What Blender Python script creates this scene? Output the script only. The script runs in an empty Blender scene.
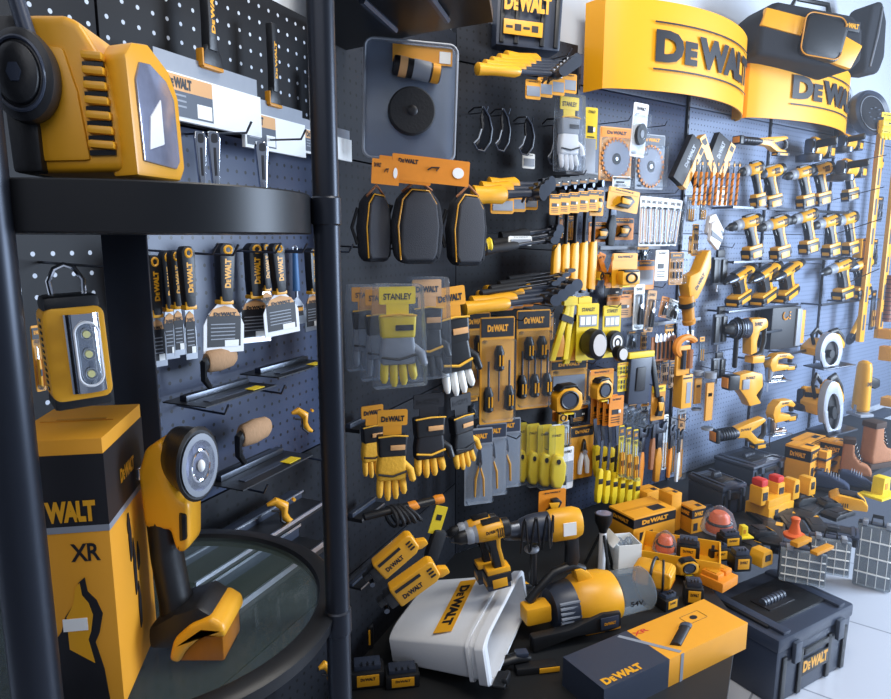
import bpy, bmesh, math, random
from mathutils import Vector, Matrix, Euler
import numpy as np
random.seed(7)
S = bpy.context.scene
COL = S.collection
# ------------------------------------------------------------------ camera
FPX = 669.0; PITCH = math.atan(0.1667); EYE = 1.6
cam = bpy.data.objects.new('camera', bpy.data.cameras.new('camera')); COL.objects.link(cam)
cam.location = (0, 0, EYE); cam.rotation_euler = (math.pi/2 - PITCH, 0, 0)
cam.data.sensor_width = 36; cam.data.lens = 36*FPX/891; cam.data.clip_start = 0.02
S.camera = cam
# ------------------------------------------------------------------ exposure, world, lights
S.view_settings.view_transform = 'Standard'; S.view_settings.look = 'None'
S.view_settings.gamma = 1; S.view_settings.use_curve_mapping = False
S.view_settings.exposure = 0.55
w = bpy.data.worlds.new('world'); S.world = w; w.use_nodes = True
w.node_tree.nodes['Background'].inputs[0].default_value = (0.62, 0.74, 1.0, 1)
w.node_tree.nodes['Background'].inputs[1].default_value = 0.19
def area(name, loc, target, sx, sy, energy, color):
    d = bpy.data.lights.new(name, 'AREA'); d.shape = 'RECTANGLE'; d.size = sx; d.size_y = sy
    d.energy = energy; d.color = color
    o = bpy.data.objects.new(name, d); COL.objects.link(o); o.location = loc
    o.rotation_euler = (Vector(target)-Vector(loc)).to_track_quat('-Z', 'Y').to_euler()
    return o
area('window_daylight', (4.6, 2.2, 1.8), (1.0, 2.7, 1.2), 1.7, 1.9, 215, (0.66, 0.80, 1.0))
area('ceiling_light', (0.9, 1.2, 3.3), (0.9, 2.6, 0.6), 1.6, 0.8, 36, (1.0, 0.95, 0.87))
area('ceiling_light', (-0.3, -0.6, 3.0), (0.0, 2.2, 1.0), 2.6, 2.0, 19, (0.95, 0.96, 1.0))
# ------------------------------------------------------------------ geometry of the place
CAM = Vector((0, 0, EYE))
RT = Vector((1, 0, 0)); FW = Vector((0, math.cos(PITCH), -math.sin(PITCH))); UP = Vector((0, math.sin(PITCH), math.cos(PITCH)))
YR, YL = 36.9, 66.7                       # yaw of the long wall and of the left bay
CORNER = Vector((0.037, 2.47, 0))
uR = Vector((math.cos(math.radians(YR)), math.sin(math.radians(YR)), 0)); nR = Vector((uR.y, -uR.x, 0))
uL = Vector((math.cos(math.radians(YL)), math.sin(math.radians(YL)), 0)); nL = Vector((uL.y, -uL.x, 0))
DECK = 0.37
def ray(px, py): return (RT*((px-445.5)/FPX) + FW - UP*((py-349.5)/FPX))
def depth(p): return (Vector(p)-CAM).dot(FW)
def atw(px, py, wall='R', off=0.0):
    n = nR if wall == 'R' else nL
    r = ray(px, py); t = ((CORNER + n*off) - CAM).dot(n)/r.dot(n); return CAM + r*t
def atz(px, py, z):
    r = ray(px, py); return CAM + r*((z-EYE)/r.z)
def atd(px, py, d): return CAM + ray(px, py)*d
def wpt(t, off, z, wall='R'):
    return CORNER + (uR if wall == 'R' else uL)*t + (nR if wall == 'R' else nL)*off + Vector((0, 0, z))
# ------------------------------------------------------------------ materials
def lin(h):
    h = h.lstrip('#'); c = [int(h[i:i+2], 16)/255 for i in (0, 2, 4)]
    return tuple(x/12.92 if x <= .04045 else ((x+.055)/1.055)**2.4 for x in c) + (1,)
MATS = {}
def mat(name, hexc, rough=.5, metal=0.0, spec=.5, var=0.0, bump=0.0, bscale=60, coat=0.0, emit=0.0):
    m = bpy.data.materials.new(name); m.use_nodes = True; nt = m.node_tree; b = nt.nodes['Principled BSDF']
    c = lin(hexc)
    b.inputs['Base Color'].default_value = c; b.inputs['Roughness'].default_value = rough
    b.inputs['Metallic'].default_value = metal; b.inputs['Specular IOR Level'].default_value = spec
    b.inputs['Coat Weight'].default_value = coat
    if emit: b.inputs['Emission Color'].default_value = c; b.inputs['Emission Strength'].default_value = emit
    if var or bump:
        tc = nt.nodes.new('ShaderNodeTexCoord'); nz = nt.nodes.new('ShaderNodeTexNoise')
        nz.inputs['Scale'].default_value = bscale; nz.inputs['Detail'].default_value = 3
        nt.links.new(tc.outputs['Object'], nz.inputs['Vector'])
        if var:
            mr = nt.nodes.new('ShaderNodeMapRange'); mr.inputs[3].default_value = 1-var; mr.inputs[4].default_value = 1+var
            mx = nt.nodes.new('ShaderNodeVectorMath'); mx.operation = 'SCALE'; mx.inputs[0].default_value = c[:3]
            nt.links.new(nz.outputs['Fac'], mr.inputs[0]); nt.links.new(mr.outputs[0], mx.inputs['Scale'])
            nt.links.new(mx.outputs[0], b.inputs['Base Color'])
        if bump:
            bp = nt.nodes.new('ShaderNodeBump'); bp.inputs['Strength'].default_value = bump; bp.inputs['Distance'].default_value = .002
            nt.links.new(nz.outputs['Fac'], bp.inputs['Height']); nt.links.new(bp.outputs[0], b.inputs['Normal'])
    MATS[name] = m; return m
mat('yellow', '#E2A01F', .38, var=.05, bscale=30)
mat('dyellow', '#C98512', .5, var=.08)
mat('card', '#E49B22', .55, var=.06, bscale=14)
mat('orange', '#E0871C', .5, var=.08)
mat('lemon', '#E2C31E', .5, var=.06)
mat('signyellow', '#F2A60C', .45)
mat('black', '#17181B', .42, var=.1, bump=.15, bscale=90)
mat('gloss', '#0E0F12', .18)
mat('rubber', '#1B1C20', .7, bump=.35, bscale=140)
mat('ink', '#16151A', .5)
mat('grey', '#3E4552', .45, var=.08)
mat('charcoal', '#313847', .4, var=.06)
mat('lgrey', '#8A8F98', .45, var=.06)
mat('fabric', '#22242A', .95, var=.25, bump=.8, bscale=260)
mat('leather', '#E9AE2E', .7, var=.12, bump=.5, bscale=120)
mat('tan', '#9A6440', .75, var=.15, bump=.5, bscale=80)
mat('sole', '#3C2A20', .8)
mat('cork', '#B08A66', .8, var=.18, bump=.4, bscale=140)
mat('white', '#E6E6E8', .5, var=.03)
mat('bin', '#DADCE0', .42, var=.02)
mat('paper', '#F0F0EC', .7)
mat('steel', '#B9BCC2', .28, metal=1, var=.06)
mat('dsteel', '#5E626A', .35, metal=1, var=.1)
mat('chrome', '#E6E8EC', .08, metal=1)
mat('red', '#C8342E', .4)
mat('green', '#5FA64A', .5)
mat('blue', '#3D6C9E', .5)
mat('navy', '#26324C', .8, var=.2, bump=.5, bscale=120)
mat('pole', '#262A33', .36, metal=.55, var=.06)
mat('traymetal', '#17181B', .4, metal=.35, var=.08)
mat('wood', '#A8743F', .6, var=.2)
mat('amber', '#9C5E10', .3, var=.2)
mat('brownmetal', '#7A4A38', .5)
mat('board_edge', '#30343E', .5)
mat('wallpaint', '#BFC5CE', .85, var=.02, bscale=3)
mat('decktop', '#0D0F12', .6, var=.2, bscale=20)
mat('lens', '#8F93A8', .16, metal=.5, var=.25)
mat('led', '#F3E9A0', .3)
def mixmat(name, col, alpha, rough=.06, fm=.3, bump=.5):
    m = bpy.data.materials.new(name); m.use_nodes = True; nt = m.node_tree; nt.nodes.clear()
    o = nt.nodes.new('ShaderNodeOutputMaterial'); mx = nt.nodes.new('ShaderNodeMixShader')
    t = nt.nodes.new('ShaderNodeBsdfTransparent'); p = nt.nodes.new('ShaderNodeBsdfPrincipled')
    fr = nt.nodes.new('ShaderNodeLayerWeight'); fr.inputs[0].default_value = .25
    ad = nt.nodes.new('ShaderNodeMath'); ad.operation = 'MULTIPLY_ADD'; ad.inputs[1].default_value = fm; ad.inputs[2].default_value = alpha; ad.use_clamp = True
    p.inputs['Base Color'].default_value = lin(col); p.inputs['Roughness'].default_value = rough
    t.inputs[0].default_value = (.93, .95, .97, 1)
    nz = nt.nodes.new('ShaderNodeTexNoise'); nz.inputs['Scale'].default_value = 35; tc = nt.nodes.new('ShaderNodeTexCoord')
    bp = nt.nodes.new('ShaderNodeBump'); bp.inputs['Strength'].default_value = bump; bp.inputs['Distance'].default_value = .004
    nt.links.new(tc.outputs['Object'], nz.inputs['Vector']); nt.links.new(nz.outputs['Fac'], bp.inputs['Height']); nt.links.new(bp.outputs[0], p.inputs['Normal'])
    nt.links.new(fr.outputs['Fresnel'], ad.inputs[0]); nt.links.new(ad.outputs[0], mx.inputs[0])
    nt.links.new(t.outputs[0], mx.inputs[1]); nt.links.new(p.outputs[0], mx.inputs[2]); nt.links.new(mx.outputs[0], o.inputs[0])
    MATS[name] = m
mixmat('clear', '#C9D2DE', .03, .06, .14)
mixmat('bag', '#AEB6C2', .10, .12, .5, 1.0)
mixmat('glass', '#5F6E68', .10, .03, .12, 0)
mixmat('smoke', '#15171C', .9, .1)
def pegmat(name, base, hole, pitch=.0254, r=.0034, rough=.42, spec=.5):
    m = bpy.data.materials.new(name); m.use_nodes = True; nt = m.node_tree; b = nt.nodes['Principled BSDF']; L = nt.links
    b.inputs['Roughness'].default_value = rough; b.inputs['Specular IOR Level'].default_value = spec
    tc = nt.nodes.new('ShaderNodeTexCoord'); sp = nt.nodes.new('ShaderNodeSeparateXYZ'); L.new(tc.outputs['Object'], sp.inputs[0])
    def cell(sock):
        a = nt.nodes.new('ShaderNodeMath'); a.operation = 'FLOORED_MODULO'; L.new(sock, a.inputs[0]); a.inputs[1].default_value = pitch
        s = nt.nodes.new('ShaderNodeMath'); s.operation = 'SUBTRACT'; L.new(a.outputs[0], s.inputs[0]); s.inputs[1].default_value = pitch/2
        q = nt.nodes.new('ShaderNodeMath'); q.operation = 'MULTIPLY'; L.new(s.outputs[0], q.inputs[0]); L.new(s.outputs[0], q.inputs[1]); return q.outputs[0]
    ad = nt.nodes.new('ShaderNodeMath'); ad.operation = 'ADD'; L.new(cell(sp.outputs[0]), ad.inputs[0]); L.new(cell(sp.outputs[2]), ad.inputs[1])
    lt = nt.nodes.new('ShaderNodeMath'); lt.operation = 'LESS_THAN'; L.new(ad.outputs[0], lt.inputs[0]); lt.inputs[1].default_value = r*r
    mx = nt.nodes.new('ShaderNodeMix'); mx.data_type = 'RGBA'; L.new(lt.outputs[0], mx.inputs[0])
    mx.inputs[6].default_value = lin(base); mx.inputs[7].default_value = lin(hole); L.new(mx.outputs[2], b.inputs['Base Color'])
    MATS[name] = m
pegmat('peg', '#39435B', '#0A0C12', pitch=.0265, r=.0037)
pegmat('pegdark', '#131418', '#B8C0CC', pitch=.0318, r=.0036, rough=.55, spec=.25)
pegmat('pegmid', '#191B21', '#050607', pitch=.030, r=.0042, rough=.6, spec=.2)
pegmat('peglit', '#7D8AA3', '#242C3C', pitch=.0265, r=.0036)  # paler copy of the slate board, window brightness put into its colour
def tiles():
    m = bpy.data.materials.new('tiles'); m.use_nodes = True; nt = m.node_tree; b = nt.nodes['Principled BSDF']
    tc = nt.nodes.new('ShaderNodeTexCoord'); br = nt.nodes.new('ShaderNodeTexBrick'); br.offset = 0
    mp = nt.nodes.new('ShaderNodeMapping'); mp.inputs['Rotation'].default_value = (0, 0, math.radians(38)); mp.inputs['Location'].default_value = (.12, .2, 0)
    nt.links.new(tc.outputs['Object'], mp.inputs[0]); nt.links.new(mp.outputs[0], br.inputs[0])
    br.inputs['Scale'].default_value = 1; br.inputs['Brick Width'].default_value = .6; br.inputs['Row Height'].default_value = .6
    br.inputs['Mortar Size'].default_value = .004; br.inputs['Color1'].default_value = lin('#B9BCC4'); br.inputs['Color2'].default_value = lin('#B2B6BF')
    br.inputs['Mortar'].default_value = lin('#7E828C'); b.inputs['Roughness'].default_value = .3
    nt.links.new(br.outputs['Color'], b.inputs['Base Color']); MATS['tiles'] = m
tiles()
# ------------------------------------------------------------------ mesh builder
def sgn(x): return -1 if x < 0 else 1
class MB:
    def __init__(s): s.bm = bmesh.new(); s.mats = []
    def mi(s, m):
        if m not in s.mats: s.mats.append(m)
        return s.mats.index(m)
    def add(s, sub, m, rot=None, loc=None):
        i = s.mi(m)
        for f in sub.faces: f.material_index = i
        M = Matrix.Translation(loc or (0, 0, 0)) @ (Euler([math.radians(a) for a in rot]).to_matrix().to_4x4() if rot else Matrix())
        sub.transform(M)
        me = bpy.data.meshes.new('t'); sub.to_mesh(me); sub.free(); s.bm.from_mesh(me); bpy.data.meshes.remove(me); return s
    def box(s, c, d, m, rot=None, bev=0, taper=1.0):
        b = bmesh.new(); bmesh.ops.create_cube(b, size=1)
        for v in b.verts:
            v.co = Vector((v.co.x*d[0], v.co.y*d[1], v.co.z*d[2]))
            if v.co.z > 0 and taper != 1: v.co.x *= taper; v.co.y *= taper
        if bev: bmesh.ops.bevel(b, geom=list(b.edges), offset=bev, segments=2, affect='EDGES', profile=.6)
        return s.add(b, m, rot, c)
    def prism(s, pts, y0, y1, m, bev=0, rot=None, loc=None, seg=2):
        b = bmesh.new(); vs = [b.verts.new((x, y0, z)) for x, z in pts]; f = b.faces.new(vs)
        r = bmesh.ops.extrude_face_region(b, geom=[f]); bmesh.ops.translate(b, verts=[e for e in r['geom'] if isinstance(e, bmesh.types.BMVert)], vec=(0, y1-y0, 0))
        bmesh.ops.recalc_face_normals(b, faces=b.faces)
        if bev: bmesh.ops.bevel(b, geom=[e for e in b.edges], offset=bev, segments=seg, affect='EDGES', profile=.6)
        return s.add(b, m, rot, loc)
    def rev(s, p, d, prof, m, seg=18, sq=1.0):
        d = Vector(d).normalized(); q = d.to_track_quat('Z', 'Y').to_matrix(); b = bmesh.new(); rings = []
        for t, r in prof:
            rings.append([b.verts.new(Vector(p)+q @ Vector((r*math.cos(2*math.pi*k/seg), r*sq*math.sin(2*math.pi*k/seg), t))) for k in range(seg)])
        for a, c in zip(rings, rings[1:]):
            for k in range(seg): b.faces.new((a[k], a[(k+1) % seg], c[(k+1) % seg], c[k]))
        b.faces.new(rings[0][::-1]); b.faces.new(rings[-1]); bmesh.ops.recalc_face_normals(b, faces=b.faces)
        return s.add(b, m)
    def cyl(s, p0, p1, r, m, seg=16, r1=None, bev=0):
        p0, p1 = Vector(p0), Vector(p1); L = (p1-p0).length; r1 = r if r1 is None else r1
        pr = [(0, r), (L, r1)] if not bev else [(0, r-bev), (bev, r), (L-bev, r1), (L, r1-bev)]
        return s.rev(p0, p1-p0, pr, m, seg)
    def tube(s, pts, r, m, seg=8):
        pts = [Vector(p) for p in pts]; b = bmesh.new(); rings = []
        for i, p in enumerate(pts):
            d = (pts[min(i+1, len(pts)-1)]-pts[max(i-1, 0)]).normalized(); q = d.to_track_quat('Z', 'Y').to_matrix()
            rr = r[i] if isinstance(r, (list, tuple)) else r
            rings.append([b.verts.new(p+q @ Vector((rr*math.cos(2*math.pi*k/seg), rr*math.sin(2*math.pi*k/seg), 0))) for k in range(seg)])
        for a, c in zip(rings, rings[1:]):
            best = min(range(seg), key=lambda o: sum((a[k].co-c[(k+o) % seg].co).length for k in range(seg)))
            for k in range(seg): b.faces.new((a[k], a[(k+1) % seg], c[(k+1+best) % seg], c[(k+best) % seg]))
        b.faces.new(rings[0][::-1]); b.faces.new(rings[-1]); bmesh.ops.recalc_face_normals(b, faces=b.faces)
        return s.add(b, m)
    def ball(s, c, d, m, rot=None, seg=16):
        b = bmesh.new(); bmesh.ops.create_uvsphere(b, u_segments=seg, v_segments=max(6, seg*2//3), radius=1)
        for v in b.verts: v.co = Vector((v.co.x*d[0], v.co.y*d[1], v.co.z*d[2]))
        return s.add(b, m, rot, c)
    def torus(s, c, R, r, m, axis=(0, 1, 0), seg=28, seg2=8, a0=0, a1=360):
        q = Vector(axis).normalized().to_track_quat('Z', 'Y').to_matrix(); n = seg
        pts = [Vector(c)+q @ Vector((R*math.cos(math.radians(a0+(a1-a0)*k/n)), R*math.sin(math.radians(a0+(a1-a0)*k/n)), 0)) for k in range(n+1)]
        return s.tube(pts, r, m, seg2)
    def quad(s, pts, m):
        b = bmesh.new(); b.faces.new([b.verts.new(p) for p in pts]); return s.add(b, m)
    def build(s, name, parent=None, sub=0, flat=False):
        me = bpy.data.meshes.new(name); s.bm.to_mesh(me); s.bm.free()
        for m in s.mats: me.materials.append(MATS[m])
        if not flat:
            me.polygons.foreach_set('use_smooth', [True]*len(me.polygons)); me.set_sharp_from_angle(angle=math.radians(38))
        o = bpy.data.objects.new(name, me); COL.objects.link(o)
        if parent is not None: o.parent = parent
        return o
def rrect(w, h, r, n=4, cx=0, cz=0):
    P = []
    for sx, sz, a0 in ((1, 1, 0), (-1, 1, 90), (-1, -1, 180), (1, -1, 270)):
        for k in range(n+1):
            a = math.radians(a0+90*k/n); P.append((cx+sx*(w/2-r)+r*math.cos(a), cz+sz*(h/2-r)+r*math.sin(a)))
    return P
def circ(r, n=24, cx=0, cz=0, a0=0, a1=360):
    full = abs(a1-a0) >= 360
    return [(cx+r*math.cos(math.radians(a0+(a1-a0)*k/(n if full else n-1))), cz+r*math.sin(math.radians(a0+(a1-a0)*k/(n if full else n-1)))) for k in range(n)]
# ------------------------------------------------------------------ lettering
FONTC = {}
def glyphs(text, off=.022):
    c = bpy.data.curves.new('f', 'FONT'); c.body = text; c.size = 1; c.offset = off; c.resolution_u = 3; c.fill_mode = 'FRONT'; c.space_character = .94
    o = bpy.data.objects.new('f', c); COL.objects.link(o); dg = bpy.context.evaluated_depsgraph_get()
    me = bpy.data.meshes.new_from_object(o.evaluated_get(dg)); vs = [v.co.copy() for v in me.vertices]; fs = [tuple(p.vertices) for p in me.polygons]
    bpy.data.objects.remove(o); bpy.data.curves.remove(c); bpy.data.meshes.remove(me)
    return vs, fs
def textdata(text, cuts=0):
    """unit-size lettering in the XY plane, centred"""
    k = (text, cuts)
    if k in FONTC: return FONTC[k]
    if text == 'DeWALT':
        V, F = [], []; x = 0
        for ch, sc in (('D', 1), ('E', .74), ('WALT', 1)):
            vs, fs = glyphs(ch, .06 if sc == 1 else .065); x0 = min(v.x for v in vs); n = len(V)
            V += [Vector(((v.x-x0)*sc*(1.0)+x, v.y*sc, 0)) for v in vs]; F += [tuple(n+i for i in f) for f in fs]
            x = max(v.x for v in V)+.035
    else: V, F = glyphs(text)
    x0, x1 = min(v.x for v in V), max(v.x for v in V); y0, y1 = min(v.y for v in V), max(v.y for v in V)
    V = [Vector(((v.x-x0)/(x1-x0)-.5, (v.y-y0)/(y1-y0)-.5, 0)) for v in V]
    b = bmesh.new(); bv = [b.verts.new(v) for v in V]
    for f in F:
        try: b.faces.new([bv[i] for i in f])
        except ValueError: pass
    for i in range(1, cuts):
        bmesh.ops.bisect_plane(b, geom=b.verts[:]+b.edges[:]+b.faces[:], plane_co=(-.5+i/cuts, 0, 0), plane_no=(1, 0, 0))
    me = bpy.data.meshes.new('lettering'); b.to_mesh(me); b.free(); FONTC[k] = me; return me
LETM = {}
def letter(parent, text, w, h, loc, m='ink', rot=(90, 0, 0), name='lettering'):
    k = (text, m)
    if k not in LETM:
        me = textdata(text).copy(); me.materials.append(MATS[m]); LETM[k] = me
    o = bpy.data.objects.new(name, LETM[k]); COL.objects.link(o); o.parent = parent
    o.location = loc; o.rotation_euler = [math.radians(a) for a in rot]; o.scale = (w, h, 1); return o
# ------------------------------------------------------------------ things
def thing(name):
    o = bpy.data.objects.new(name, None); COL.objects.link(o); o.empty_display_size = .02; return o
def kids(o): return list(o.children)
def copy_tree(o, parent=None):
    c = o.copy(); COL.objects.link(c); c.parent = parent
    for ch in kids(o): copy_tree(ch, c)
    return c
def tag(o, label, cat, group=None, kind=None):
    o['label'] = label; o['category'] = cat
    if group: o['group'] = group
    if kind: o['kind'] = kind
    return o
def gather(o, M=None, first=True, out=None):
    out = [] if out is None else out; M = Matrix() if M is None else M
    if not first: M = M @ o.matrix_parent_inverse @ Matrix.LocRotScale(o.location, o.rotation_euler, o.scale)
    if o.type == 'MESH':
        n = len(o.data.vertices); a = np.empty(n*3); o.data.vertices.foreach_get('co', a); a = a.reshape(n, 3)
        if n > 400: a = a[::max(1, n//400)]
        m = np.array(M); out.append(a @ m[:3, :3].T + m[:3, 3])
    for ch in kids(o): gather(ch, M, False, out)
    return out
GC = {}
def rotm(r):
    y, t, k = [math.radians(a) for a in r]
    return Matrix.Rotation(y, 3, 'Z') @ Matrix.Rotation(t, 3, 'X') @ Matrix.Rotation(k, 3, 'Y')
def proj(P):
    q = P-np.array(CAM); d = q @ np.array(FW); x = 445.5+FPX*(q @ np.array(RT))/d; y = 349.5-FPX*(q @ np.array(UP))/d; return x, y
def fit(o, box, rot=(YR, 0, 0), wall=None, gap=.02, z=None, d=None, ns=True, key=None, lim=1.9):
    """Give the thing o its real position and size: it hangs `gap` in front of a wall, or stands on height z, or is d metres away."""
    x0, y0, x1, y1 = box
    if key is not None and key in GC: V = GC[key]
    else:
        V = np.concatenate(gather(o))
        if key is not None: GC[key] = V
    R = np.array(rotm(rot)); s = np.array([1.0, 1.0, 1.0])
    n = np.array(nR if wall == 'R' else nL); c0 = np.array(CORNER)
    cx, cy = (x0+x1)/2, (y0+y1)/2
    dd = d or 2.0
    if wall: loc = np.array(atw(cx, cy, wall, gap+.02))
    elif z is not None: loc = np.array(atz(cx, y1, z))
    else: loc = np.array(atd(cx, cy, dd))
    s *= (y1-y0)*depth(loc)/FPX/max(1e-6, float(np.ptp(V @ R.T[:, 2])))
    for it in range(14):
        P = (V*s) @ R.T + loc; X, Y = proj(P)
        w_, h_ = np.ptp(X), np.ptp(Y); a, b = (x1-x0)/w_, (y1-y0)/h_
        if ns:
            s[0] *= a**.8; s[2] *= b**.8; s[1] *= ((a*b)**.5)**.8
            g = (s[0]*s[1]*s[2])**(1/3); s = np.clip(s, g/lim, g*lim)
        else: s *= b**.8 if ns is False else min(a, b)**.8
        P = (V*s) @ R.T + loc; X, Y = proj(P)
        dx, dy = cx-(X.min()+X.max())/2, cy-(Y.min()+Y.max())/2
        dp = depth(loc)
        loc = loc + np.array(RT)*dx*dp/FPX
        if z is None: loc = loc - np.array(UP)*dy*dp/FPX
        P = (V*s) @ R.T + loc
        if wall:
            m = ((P-c0) @ n).min(); r = loc-np.array(CAM); k = (gap-m)/float(r @ n); loc = loc + r*k*.9
        elif z is not None:
            loc[2] += z-P[:, 2].min()
            X, Y = proj((V*s) @ R.T + loc); dy = y1-Y.max(); g = np.array([loc[0], loc[1], 0]); g /= np.linalg.norm(g)
            loc = loc - g*dy*.7*dp*dp/(FPX*(EYE-z))
        else:
            r = loc-np.array(CAM); loc = np.array(CAM)+r*(dd/float(r @ np.array(FW)))
    o.location = Vector(loc); o.rotation_mode = 'YXZ'; o.rotation_euler = [math.radians(rot[1]), math.radians(rot[2]), math.radians(rot[0])]; o.scale = Vector(s)
    return o
PROTO = {}
def use(maker, *args):
    """first use builds the thing, later uses copy it with its parts"""
    k = (maker.__name__,)+args
    if k not in PROTO: PROTO[k] = maker(*args); return PROTO[k], k
    return copy_tree(PROTO[k]), k
def put(spec, box, label, cat, group=None, **kw):
    o, k = use(*spec); fit(o, box, key=k, **kw); tag(o, label, cat, group); return o
# ================================================================== builders (each faces -Y, x to the right, z up)
def R_(p, d, prof, m, name, par, seg=18, **k): b = MB(); b.rev(p, d, prof, m, seg, **k); return b.build(name, par)
def battery(par, x=0, z=0, s=1.0, y=0):
    b = MB(); b.box((x, y, z), (.118*s, .074*s, .036*s), 'black', bev=.008*s); b.box((x-.004*s, y, z-.026*s), (.112*s, .07*s, .02*s), 'charcoal', bev=.006*s)
    o = b.build('battery', par)
    c = MB(); c.box((x, y-.0365*s, z-.012*s), (.07*s, .004*s, .03*s), 'yellow', bev=.0015*s); c.box((x-.057*s, y, z-.016*s), (.006*s, .05*s, .022*s), 'yellow', bev=.002*s); c.build('battery_label', o); return o
def drill(kind='drill'):
    t = thing('cordless_drill' if kind == 'drill' else 'impact_driver')
    L = .0 if kind == 'drill' else .03
    b = MB(); b.rev((-.055+L, 0, .17), (1, 0, 0), [(0, .024), (.01, .031), (.05, .034), (.1, .036), (.135, .033), (.15, .022)], 'yellow', 20, sq=.92)
    b.box((.02, 0, .203), (.085, .03, .012), 'black', bev=.004); b.rev((.07+L, 0, .17), (1, 0, 0), [(0, .034), (.03, .031), (.038, .02)], 'black', 20)
    for k in range(4): b.box((.04+.01*k, -.034, .17), (.004, .006, .03), 'ink')
    o = b.build('body', t); letter(o, 'DeWALT', .055, .012, (.012+L, -.0345, .178))
    b = MB()
    if kind == 'drill':
        b.rev((-.1, 0, .17), (1, 0, 0), [(0, .024), (.012, .027), (.03, .027), (.034, .025), (.05, .029)], 'lgrey', 20)
        b.build('torque_collar', t); b = MB()
        b.rev((-.16, 0, .17), (1, 0, 0), [(0, .008), (.004, .012), (.022, .019), (.03, .022), (.06, .022)], 'black', 18); b.rev((-.172, 0, .17), (1, 0, 0), [(0, .007), (.014, .012)], 'dsteel', 12)
    else:
        b.rev((-.07, 0, .17), (1, 0, 0), [(0, .014), (.008, .019), (.03, .029), (.05, .031)], 'dsteel', 18); b.rev((-.088, 0, .17), (1, 0, 0), [(0, .008), (.02, .011)], 'black', 12)
    b.build('chuck', t)
    b = MB(); b.prism([(-.018, .15), (.05, .15), (.045, .12), (.058, .045), (.066, .03), (.0, .03), (.006, .06), (-.004, .12)], -.021, .021, 'black', .008)
    b.prism([(.03, .148), (.052, .148), (.047, .118), (.06, .045), (.04, .045), (.028, .12)], -.0225, .0225, 'yellow', .004); b.build('handle', t)
    b = MB(); b.prism([(-.02, .14), (-.002, .14), (.006, .1), (-.006, .098), (-.016, .115)], -.01, .01, 'gloss', .003); b.build('trigger', t)
    b = MB(); b.box((.022, 0, .036), (.112, .06, .022), 'yellow', bev=.006); b.build('battery_mount', t)
    battery(t, .018, .013); return t
def heavy_drill():
    t = thing('rotary_hammer')
    b = MB(); b.rev((-.1, 0, .16), (1, 0, 0), [(0, .026), (.02, .034), (.12, .038), (.14, .042)], 'charcoal', 20)
    for k in range(5): b.torus((-.085+.022*k, 0, .16), .035, .005, 'dsteel', (1, 0, 0), 20, 6)
    b.build('gear_housing', t)
    b = MB(); b.rev((-.17, 0, .16), (1, 0, 0), [(0, .012), (.02, .02), (.05, .024), (.07, .026)], 'black', 18); b.build('chuck', t)
    b = MB(); b.prism([(.03, .2), (.17, .2), (.19, .185), (.19, .16), (.12, .145), (.1, .1), (.11, .06), (.05, .05), (.04, .12)], -.032, .032, 'yellow', .01); o = b.build('body', t)
    letter(o, 'DeWALT', .07, .016, (.1, -.0335, .178))
    b = MB(); b.tube([(.175, 0, .19), (.198, 0, .16), (.2, 0, .1), (.18, 0, .05), (.1, 0, .035)], [.012, .015, .016, .014, .012], 'black', 10); b.build('handle', t)
    b = MB(); b.box((.13, 0, .03), (.11, .06, .03), 'yellow', bev=.006); b.build('battery', t)
    b = MB(); b.cyl((-.05, 0, .13), (-.05, 0, .0), .015, 'black', bev=.004); b.torus((-.05, 0, .16), .042, .006, 'black', (1, 0, 0), 20, 6); b.build('side_handle', t); return t
def corded_drill():
    t = thing('corded_drill')
    b = MB(); b.rev((-.12, 0, .17), (1, 0, 0), [(0, .02), (.02, .034), (.06, .042), (.09, .045), (.16, .045)], 'charcoal', 22); b.build('gear_housing', t)
    b = MB(); b.rev((-.19, 0, .17), (1, 0, 0), [(0, .012), (.015, .024), (.05, .028), (.08, .03)], 'dsteel', 18); b.build('chuck', t)
    b = MB(); b.rev((.03, 0, .17), (1, 0, 0), [(0, .046), (.02, .05), (.12, .05), (.15, .042), (.16, .02)], 'yellow', 22)
    b.box((.11, -.049, .17), (.06, .004, .04), 'paper'); b.build('body', t)
    b = MB(); b.prism([(.1, .14), (.165, .15), (.17, .06), (.15, .02), (.11, .025), (.115, .1)], -.022, .022, 'black', .009); b.build('handle', t)
    b = MB(); b.cyl((-.04, 0, .12), (-.05, 0, -.01), .016, 'black', bev=.004); b.ball((-.05, 0, .105), (.035, .028, .012), 'lgrey'); b.build('side_handle', t)
    b = MB(); b.tube([(-.05+.1*math.cos(a/9)*.8, -.05-.008*math.sin(a), .17+.055*math.sin(a)) if a < 25 else (.13, 0, .02) for a in [k*.6 for k in range(40)]], .005, 'black', 6); b.build('cord', t); return t
def grinder():
    t = thing('angle_grinder')
    b = MB(); b.rev((-.03, 0, .08), (1, 0, 0), [(0, .03), (.02, .034), (.1, .03), (.14, .027), (.16, .03)], 'yellow', 20); b.build('body', t)
    b = MB(); b.rev((.12, 0, .08), (1, 0, 0), [(0, .027), (.08, .026), (.1, .03)], 'black', 18); b.build('handle', t)
    b = MB(); b.box((-.055, 0, .08), (.05, .048, .05), 'dsteel', bev=.012); b.cyl((-.06, 0, .06), (-.06, 0, .03), .025, 'dsteel'); b.build('gear_head', t)
    b = MB(); b.rev((-.06, 0, .032), (0, 0, 1), [(0, .062), (.003, .064), (.02, .064), (.024, .05)], 'dsteel', 28); b.build('wheel_guard', t)
    b = MB(); b.cyl((-.06, -.03, .085), (-.075, -.13, .09), .013, 'black', bev=.004); b.build('side_handle', t)
    battery(t, .225, .08, .8); return t
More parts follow.
